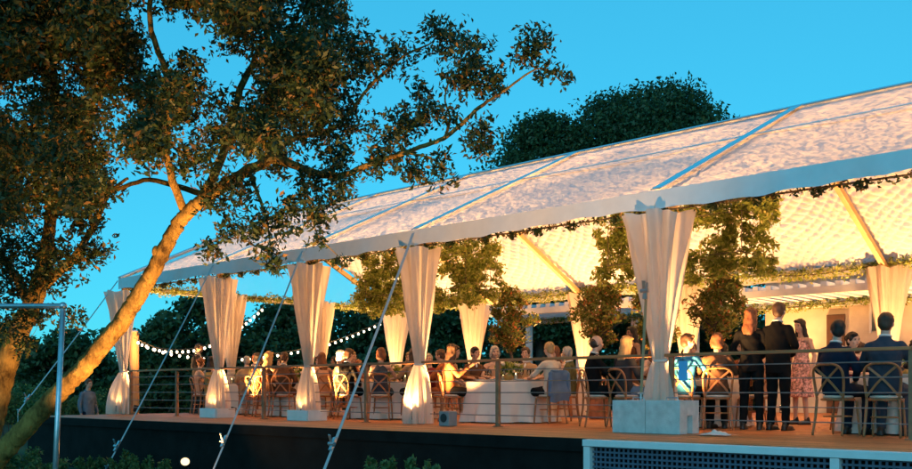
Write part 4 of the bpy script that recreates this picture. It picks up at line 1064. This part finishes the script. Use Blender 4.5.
def top_mesh(kind, arms, style):
    key = ('top', kind, arms, style)
    if key in PM: return PM[key]
    J = pose_of(kind, arms); m = MB(); sp = J['spine']; v = .012
    if style == 'jacket':
        rings = [(sp[0][0], sp[0][1] - .0, sp[0][2] - (.02 if kind == 'sit' else .10), .180, .128), (*sp[1], .178, .125), (*sp[2], .168, .122), (*sp[3], .188, .132), (sp[4][0], sp[4][1], sp[4][2] + .0, .150, .095), (sp[4][0], sp[4][1] - .005, sp[4][2] + .045, .078, .066)]
        r = (.064, .054, .052, .042); cut = .93
        nk = Vector(J['neck']); m.caps(nk + Vector((-.03, -.03, .0)), nk + Vector((.03, -.03, .0)), .050, .050)
    elif style == 'blouse':
        rings = [(sp[0][0], sp[0][1], sp[0][2] - (.01 if kind == 'sit' else .05), .168, .118), (*sp[1], .165, .112), (*sp[2], .138, .105), (*sp[3], .155, .125), (sp[4][0], sp[4][1], sp[4][2] - .01, .122, .080), (sp[4][0], sp[4][1], sp[4][2] + .03, .065, .055)]
        r = (.060, .050, .047, .036); cut = .86
    else:
        rings = [(sp[0][0], sp[0][1], sp[0][2] - .02, .175, .125), (*sp[1], .168, .115), (*sp[2], .130, .100), (*sp[3], .148, .122), (sp[4][0], sp[4][1], sp[4][2] - .015, .118, .074), (sp[4][0], sp[4][1], sp[4][2] + .012, .09, .058)]
        r = None
    etube(m, rings, 20)
    if r:
        for i in (0, 1):
            e, wv = Vector(J['elb'][i]), Vector(J['wri'][i]); m.caps(Vector(sp[-1]) + Vector((0, 0, -.015)), J['sh'][i], .070, .058 if style == 'jacket' else .054)
            m.caps(J['sh'][i], e, r[0], r[1], 12); m.caps(e, e.lerp(wv, cut - .12), r[2], r[3], 12)
    if style == 'dress':
        if kind == 'sit':
            for i in (0, 1): m.caps(J['hip'][i], Vector(J['knee'][i]) + Vector((0, .02, 0)), .108, .082, 12); m.caps(Vector(J['knee'][i]) + Vector((0, .02, 0)), Vector(J['knee'][i]) + Vector((0, .03, -.22)), .080, .075, 12)
            m.caps((0, .05, .54), (0, .42, .53), .09, .07); m.caps((0, .44, .53), (0, .45, .34), .07, .07)
        else:
            etube(m, [(0, 0, .46, .225, .185), (.01, 0, .65, .205, .165), (0, 0, .80, .188, .142), (0, 0, .95, .165, .115)], 22)
    PM[key] = remesh(m, 'garment', .0125, 9, .0045); return PM[key]
def trousers_mesh(kind):
    key = ('tr', kind)
    if key in PM: return PM[key]
    J = pose_of(kind, 'lap' if kind == 'sit' else 'down'); m = MB()
    for i in (0, 1):
        a = Vector(J['ank'][i]); m.caps(J['hip'][i], J['knee'][i], .096, .070, 12); m.caps(J['knee'][i], a + Vector((0, 0, .02)), .068, .054, 12)
    p = J['spine'][0]; etube(m, [(p[0], p[1], p[2] - .04, .15, .11), (p[0], p[1], p[2] + .10, .155, .11)], 16)
    PM[key] = remesh(m, 'trousers', .0125, 4, .004); return PM[key]
def shoes_mesh(kind):
    key = ('sh', kind)
    if key in PM: return PM[key]
    J = pose_of(kind, 'lap' if kind == 'sit' else 'down'); m = MB()
    for i in (0, 1):
        a = Vector(J['ank'][i]); m.box((a.x - .036, a.y - .085, 0.0), (a.x + .036, a.y + .19, .018)); m.caps(a + Vector((0, -.04, -.042)), a + Vector((0, .14, -.052)), .044, .034, 12); m.caps(a + Vector((0, -.02, -.02)), a + Vector((0, -.01, .02)), .045, .045)
    PM[key] = remesh(m, 'shoes', .011, 2); return PM[key]
def hair_mesh(kind, yaw, style):
    key = ('hair', kind, yaw, style)
    if key in PM: return PM[key]
    J = pose_of(kind, 'lap' if kind == 'sit' else 'down'); H = Vector(J['head']); Rm = head_rot(yaw, -4); m = MB()
    def hb(c, r): m.ball(H + Rm @ Vector(c), r, 14, 10, Rm)
    if style == 'bald':
        hb((0, -.030, -.018), (.081, .084, .070)); hb((0, -.040, .012), (.074, .074, .070))
    else:
        hb((0, -.020, .040), (.086, .098, .092)); hb((0, -.045, -.01), (.078, .068, .085))
        for s_ in (-1, 1): hb((s_ * .064, .0, .022), (.022, .052, .045))
        hb((.02, .055, .085), (.055, .035, .026))
    if style == 'long':
        hb((0, -.070, -.10), (.088, .046, .12)); hb((0, -.085, -.21), (.098, .040, .12))
        for s_ in (-1, 1): hb((s_ * .075, -.02, -.08), (.026, .042, .12)); hb((s_ * .085, -.035, -.18), (.03, .036, .09))
    if style == 'bun': hb((0, -.125, .03), (.048, .042, .046)); hb((0, -.095, .02), (.05, .05, .05))
    if style == 'bob':
        hb((0, -.055, -.055), (.092, .055, .075))
        for s_ in (-1, 1): hb((s_ * .078, -.008, -.035), (.024, .050, .075))
    PM[key] = remesh(m, 'hair', .0105, 2, .004); return PM[key]
def face_mesh(kind, yaw, part):
    key = (part, kind, yaw)
    if key in PM: return PM[key]
    J = pose_of(kind, 'lap' if kind == 'sit' else 'down'); H = Vector(J['head']); Rm = head_rot(yaw, -4); m = MB()
    if part == 'eyes':
        for s_ in (-1, 1): m.ball(H + Rm @ Vector((s_ * .031, .077, .012)), (.012, .010, .007), 8, 6, Rm); m.ball(H + Rm @ Vector((s_ * .031, .081, .030)), (.017, .008, .004), 8, 6, Rm)
    else: m.ball(H + Rm @ Vector((0, .086, -.058)), (.023, .008, .007), 8, 6, Rm)
    PM[key] = m.mesh(part, True); return PM[key]
def shirt_mesh(kind):
    key = ('shirt', kind)
    if key in PM: return PM[key]
    J = pose_of(kind, 'lap' if kind == 'sit' else 'down'); s4 = Vector(J['spine'][4]); m = MB()
    m.ball(s4 + Vector((0, .075, -.07)), (.035, .035, .11), 12, 8); nk = Vector(J['neck'])
    P = [nk + Vector((.060 * math.cos(t), .060 * math.sin(t) + .002, .038 + .012 * math.sin(-t))) for t in np.linspace(0, 2 * math.pi, 17)]; m.tube(P, .014, 6, False)
    PM[key] = m.mesh('shirt', True); return PM[key]
COL = {'black': (.006, .006, .0065), 'navy': (.012, .019, .038), 'slate': (.038, .052, .075), 'grey': (.16, .17, .19), 'charcoal': (.035, .036, .04), 'brown': (.11, .055, .03), 'rust': (.30, .10, .04), 'cream': (.62, .52, .40), 'white': (.72, .70, .66), 'bright blue': (.03, .18, .36), 'pale grey': (.13, .17, .22),
       'pink': (.60, .33, .28), 'burgundy': (.14, .02, .03), 'olive': (.10, .10, .04), 'tan': (.40, .26, .14), 'teal': (.03, .16, .18), 'peach': (.62, .36, .22), 'gold': (.45, .28, .08), 'denim': (.10, .17, .28)}
HAIRC = {'dark': (.015, .010, .008), 'brown': (.06, .03, .015), 'blonde': (.42, .26, .11), 'grey': (.35, .33, .30), 'white': (.60, .57, .52), 'auburn': (.16, .055, .02), 'black': (.008, .007, .007)}
SKINS = [mat('skin_%d' % i, c, .5, .06, 8) for i, c in enumerate([(.56, .34, .24), (.48, .27, .18), (.62, .40, .30), (.30, .16, .10)])]
def fab(c, pattern=False):
    return mat('fabric_' + c.replace(' ', '_') + ('_print' if pattern else ''), COL[c], .85, .9 if pattern else .12, 26 if pattern else 7, .15, 120, spec=.12)
SEATED = []
def person(pos, face, where, pose='sit', arms='lap', yaw=0, top='jacket', tc='black', bc=None, hair='short', hc='brown', skin=0, scale=1.0, printed=False, seat=True, look=None, group=None):
    fem = top != 'jacket'
    hd = {'bald': 'balding ' + ('grey' if hc in ('grey', 'white') else hc) + ' hair', 'short': 'short ' + hc + ' hair', 'long': 'long ' + hc + ' hair', 'bun': hc + ' hair in a bun', 'bob': hc + ' bobbed hair'}[hair]
    gd = ('printed ' if printed else '') + tc + ' ' + {'jacket': 'suit', 'blouse': 'blouse', 'dress': 'dress'}[top]
    if look: gd = look
    lab = ('seated' if pose == 'sit' else 'standing') + ' guest in ' + gd + ' with ' + hd + ' ' + where
    root = empty('person', pos, face); root.scale = (scale,) * 3; tag(root, lab, 'person', group)
    link('body', body_mesh(pose, arms, yaw, fem), SKINS[skin], root, own=True)
    g_ = link({'jacket': 'jacket', 'blouse': 'blouse', 'dress': 'dress'}[top], top_mesh(pose, arms, top), fab(tc, printed), root, own=True)
    if top != 'dress': link('trousers', trousers_mesh(pose), fab(bc or ('black' if top == 'blouse' else tc)), root, own=True)
    if top == 'jacket' and look is None: link('shirt', shirt_mesh(pose), fab('white'), root, own=True)
    link('shoes', shoes_mesh(pose), mat('shoe_leather', (.02, .014, .01), .35, .1), root, own=True)
    link('hair', hair_mesh(pose, yaw, hair), mat('hair_' + hc, HAIRC[hc], .55, .3, 30, .4, 90, stretch=(1, 1, .2)), root, own=True)
    link('eyes', face_mesh(pose, yaw, 'eyes'), mat('eye', (.02, .015, .012), .3, .0), root, own=True)
    link('mouth', face_mesh(pose, yaw, 'mouth'), mat('lips', (.36, .13, .10), .5, .05), root, own=True)
    if pose == 'sit' and seat:
        chair((pos[0] + .0 * math.sin(face), pos[1], DECK + .003), face, 'wooden cross-back chair under the '+ gd + ' guest with ' + hd)
    return root
def face_to(p, q): return math.atan2(-(q[0] - p[0]), q[1] - p[1])
def at_table(key, deg, r=1.04, turn=0, **kw):
    tx, ty = TABLES[key]; p = (tx + r * math.cos(R(deg)), ty + r * math.sin(R(deg)), DECK + .003); kw.setdefault('arms', 'table')
    return person(p, face_to(p, (tx, ty)) + R(turn), kw.pop('where'), **kw)
def near(px_, Y, key, turn=0, **kw):
    q = atY(px_, 400, Y); p = (q.x, Y, DECK + .003); return person(p, face_to(p, TABLES[key]) + R(turn), kw.pop('where'), **kw)
S, D_ = 'beside the two dark standing guests', 'behind the concrete blocks'
# table A
near(838, 12.05, 'A', tc='navy', hair='short', hc='dark', yaw=40, where='next to the slate suit', arms='lap', scale=1.03, turn=6)
near(886, 11.98, 'A', tc='slate', hair='short', hc='brown', where='with its back to the railing', arms='table', scale=1.07)
at_table('A', 92, top='blouse', tc='cream', hair='long', hc='brown', where='between the two suited men')
at_table('A', 50, tc='charcoal', hair='short', hc='grey', where='across from the suited men', skin=1)
at_table('A', 150, top='dress', tc='burgundy', hair='bun', hc='dark', where='just behind the standing pair')
# standing
q = atY(778, 400, 13.05); person((q.x, q.y, DECK + .003), R(-6), 'between the tables by the railing', 'stand', 'clasp', 10, 'jacket', 'black', None, 'short', 'brown', scale=1.03)
q = atY(751, 400, 13.0); person((q.x, q.y, DECK + .003), R(14), 'beside the black suit', 'stand', 'clasp', -20, 'blouse', 'black', 'black', 'long', 'auburn', look='black blouse and trousers')
q = atY(801, 400, 15.6); person((q.x, q.y, DECK + .003), R(165), 'facing the railing', 'stand', 'hold', 0, 'dress', 'pink', None, 'long', 'dark', printed=True)
q = atY(633, 400, 15.9); person((q.x, q.y, DECK + .003), R(150), 'before the reddish potted tree', 'stand', 'clasp', 0, 'dress', 'brown', None, 'long', 'black', skin=3, scale=1.03)
q = atY(198, 400, 13.2); person((q.x, q.y, DECK + .003), R(-60), 'by the corner table', 'stand', 'hold', 0, 'jacket', 'charcoal', None, 'short', 'dark')
q = atX(88, 400, -22.75); person((q.x, q.y, gz(q.x, q.y) + .0), R(-75), 'on the lawn beyond the deck end', 'stand', 'down', 0, 'jacket', 'pale grey', 'navy', 'short', 'auburn', look='grey shirt')
# table B
near(597, 12.45, 'B', tc='black', hair='bald', hc='brown', where=D_, arms='table', scale=1.02, turn=-8)
near(627, 12.50, 'B', top='blouse', tc='charcoal', bc='denim', hair='long', hc='blonde', where='next to the balding man', arms='lap')
near(688, 12.62, 'B', top='blouse', tc='bright blue', hair='short', hc='brown', where='beside the widest curtain', arms='talk', yaw=-40, turn=-30)
near(717, 12.75, 'B', top='blouse', tc='brown', hair='bob', hc='auburn', where='next to the bright blue blouse', arms='table', turn=-12)
at_table('B', 70, tc='rust', hair='short', hc='dark', where='across the table behind the blocks', skin=1)
at_table('B', 120, top='dress', tc='gold', hair='bun', hc='brown', where='across from the balding man')
at_table('B', 20, top='blouse', tc='peach', hair='long', hc='brown', where='behind the bobbed guest')
# table C
near(549, 13.15, 'C', top='blouse', tc='cream', hair='short', hc='blonde', where='on the chair with the denim jacket', arms='table', turn=0)
at_table('C', 205, top='dress', tc='tan', hair='bob', hc='brown', where='at the bare-fronted table', arms='lap')
at_table('C', 168, tc='brown', hair='short', hc='dark', where='at the left of the bare-fronted table', skin=1)
at_table('C', 75, top='dress', tc='rust', hair='long', hc='auburn', where='behind the low leafy flowers')
at_table('C', 112, tc='tan', hair='short', hc='brown', where='behind the low leafy flowers')
# table D
at_table('D', 262, tc='black', hair='short', hc='brown', where='behind the long bluish strap', arms='lap', turn=8)
at_table('D', 225, top='blouse', tc='peach', hair='bob', hc='white', where='behind the long bluish strap')
at_table('D', 305, top='dress', tc='slate', hair='bob', hc='auburn', where='left of the glowing curtain')
at_table('D', 340, top='blouse', tc='tan', hair='long', hc='brown', where='half hidden by the glowing curtain')
at_table('D', 190, top='blouse', tc='rust', hair='bun', hc='blonde', where='beside the white-haired guest')
at_table('D', 60, tc='grey', hair='short', hc='white', where='across from the strap', skin=2)
at_table('D', 115, top='dress', tc='olive', hair='long', hc='blonde', where='across from the strap')
# table E
at_table('E', 255, top='blouse', tc='rust', hair='bob', hc='dark', where='left of the middle-strap curtain')
at_table('E', 300, tc='brown', hair='short', hc='brown', where='behind the middle-strap curtain', arms='lap')
at_table('E', 345, top='dress', tc='peach', hair='long', hc='auburn', where='right of the middle-strap curtain')
at_table('E', 70, tc='navy', hair='short', hc='grey', where='near the lower bulbs', skin=2)
at_table('E', 120, top='dress', tc='teal', hair='bun', hc='brown', where='near the lower bulbs')
# table F
at_table('F', 280, top='dress', tc='gold', hair='long', hc='dark', where='beside the curtain near the corner')
at_table('F', 330, tc='tan', hair='short', hc='grey', where='beside the curtain near the corner', arms='lap')
at_table('F', 80, top='blouse', tc='white', hair='bob', hc='brown', where='under the gable string lights')
# second row
at_table('G', 250, tc='navy', hair='short', hc='brown', where='near the house door')
at_table('G', 60, top='dress', tc='peach', hair='long', hc='blonde', where='near the house door')
at_table('H', 260, tc='charcoal', hair='short', hc='dark', where='between the potted trees', skin=3)
at_table('H', 80, top='dress', tc='cream', hair='bun', hc='auburn', where='between the potted trees')
at_table('J', 240, top='blouse', tc='burgundy', hair='long', hc='brown', where='beside the slim potted tree')
at_table('J', 300, tc='grey', hair='bald', hc='grey', where='beside the slim potted tree', skin=2)
at_table('K', 255, top='dress', tc='pink', hair='bob', hc='blonde', where='under the hanging leafy frame')
at_table('K', 70, tc='black', hair='short', hc='white', where='under the hanging leafy frame')
at_table('L', 280, tc='brown', hair='short', hc='auburn', where='near the far gable curtain')
more = [('D', 25, 'jacket', 'rust', 'short', 'brown', 'nearly behind the glowing curtain'), ('D', 150, 'blouse', 'gold', 'bob', 'brown', 'beside the blonde bun'), ('D', 88, 'blouse', 'burgundy', 'bun', 'grey', 'across from the black suit'),
        ('E', 278, 'dress', 'brown', 'long', 'blonde', 'behind the middle-strap curtain'), ('E', 225, 'jacket', 'olive', 'short', 'auburn', 'left of the middle-strap curtain'), ('E', 20, 'blouse', 'cream', 'bob', 'auburn', 'right of the middle-strap curtain'), ('E', 190, 'blouse', 'tan', 'short', 'blonde', 'at the table end near the corner'), ('E', 95, 'dress', 'white', 'long', 'dark', 'near the lower bulbs'),
        ('F', 250, 'blouse', 'peach', 'bun', 'auburn', 'by the corner table'), ('F', 0, 'dress', 'rust', 'bob', 'blonde', 'near the corner'), ('F', 120, 'jacket', 'grey', 'short', 'brown', 'under the gable string lights'),
        ('C', 228, 'blouse', 'rust', 'long', 'brown', 'nearest the glowing curtain'), ('C', 145, 'dress', 'peach', 'bob', 'grey', 'beyond the brown suit'), ('C', 38, 'jacket', 'olive', 'short', 'grey', 'behind the cream blouse'),
        ('B', 155, 'dress', 'tan', 'long', 'auburn', 'left of the balding man'), ('B', 45, 'jacket', 'tan', 'short', 'auburn', 'behind the widest curtain'), ('B', 92, 'blouse', 'olive', 'bob', 'dark', 'across the table behind the blocks'),
        ('J', 90, 'dress', 'gold', 'bob', 'auburn', 'behind the slim potted tree'), ('K', 300, 'jacket', 'brown', 'short', 'blonde', 'under the hanging leafy frame'), ('K', 210, 'blouse', 'teal', 'long', 'auburn', 'under the hanging leafy frame'), ('L', 240, 'dress', 'cream', 'bun', 'dark', 'near the far gable curtain'), ('L', 60, 'jacket', 'burgundy', 'short', 'white', 'near the far gable curtain'), ('H', 300, 'blouse', 'denim', 'bob', 'brown', 'between the potted trees'), ('G', 300, 'jacket', 'tan', 'short', 'dark', 'near the house door')]
for i, (k_, dg_, tp_, tc_, hr_, hc_, wh_) in enumerate(more):
    at_table(k_, dg_, where=wh_, top=tp_, tc=tc_, hair=hr_, hc=hc_, arms=('table', 'lap', 'talk')[i % 3], skin=i % 4, yaw=(0, -40, 40)[i % 3] if i % 3 else 0, scale=1 + .03 * math.sin(i * 2.3))
# denim jacket over the chair of the cream blouse guest
q = atY(549, 13.15, 13.15); tp = (q.x, 13.15); fz = face_to(tp, TABLES['C'])
root = empty('denim_jacket', (tp[0], tp[1], DECK + .003), fz); tag(root, 'blue denim jacket hung over the chair back of the cream blouse guest', 'jacket')
m = MB().grid(lambda u, v: ((u - .5) * (.40 + .04 * v), -.275 - .02 * math.sin(u * 9) * v - .012 * math.sin(v * 11), .90 - .52 * v - .02 * math.sin(u * 6.3)), 18, 16)
for s_ in (-1, 1): m.caps((s_ * .19, -.26, .85), (s_ * .22, -.27, .50), .045, .035)
m.caps((-.16, -.25, .90), (.16, -.25, .90), .025, .025); m.build('cloth', fab('denim'), root, smooth=True)

# empty chairs
for k, (key, deg, lab) in enumerate([('B', -5, 'empty cross-back chair at the right of the table behind the blocks'), ('F', 205, 'empty cross-back chair by the corner curtain')]):
    tx, ty = TABLES[key]; p = (tx + 1.06 * math.cos(R(deg)), ty + 1.06 * math.sin(R(deg)), DECK + .003); chair(p, face_to(p, (tx, ty)), lab)

spot(280, 7.6, atZ(350, 120, 11.2), 2600, 'added ground spot aimed at the long overhanging limb', 90)  # added lamp out of view, warms the leaves along the limb
spot(200, 9.6, atZ(215, 140, 11.4), 750, 'added ground spot aimed into the crown above the leaning trunk', 70)  # another added, unseen lamp for warm leaves low in the crown
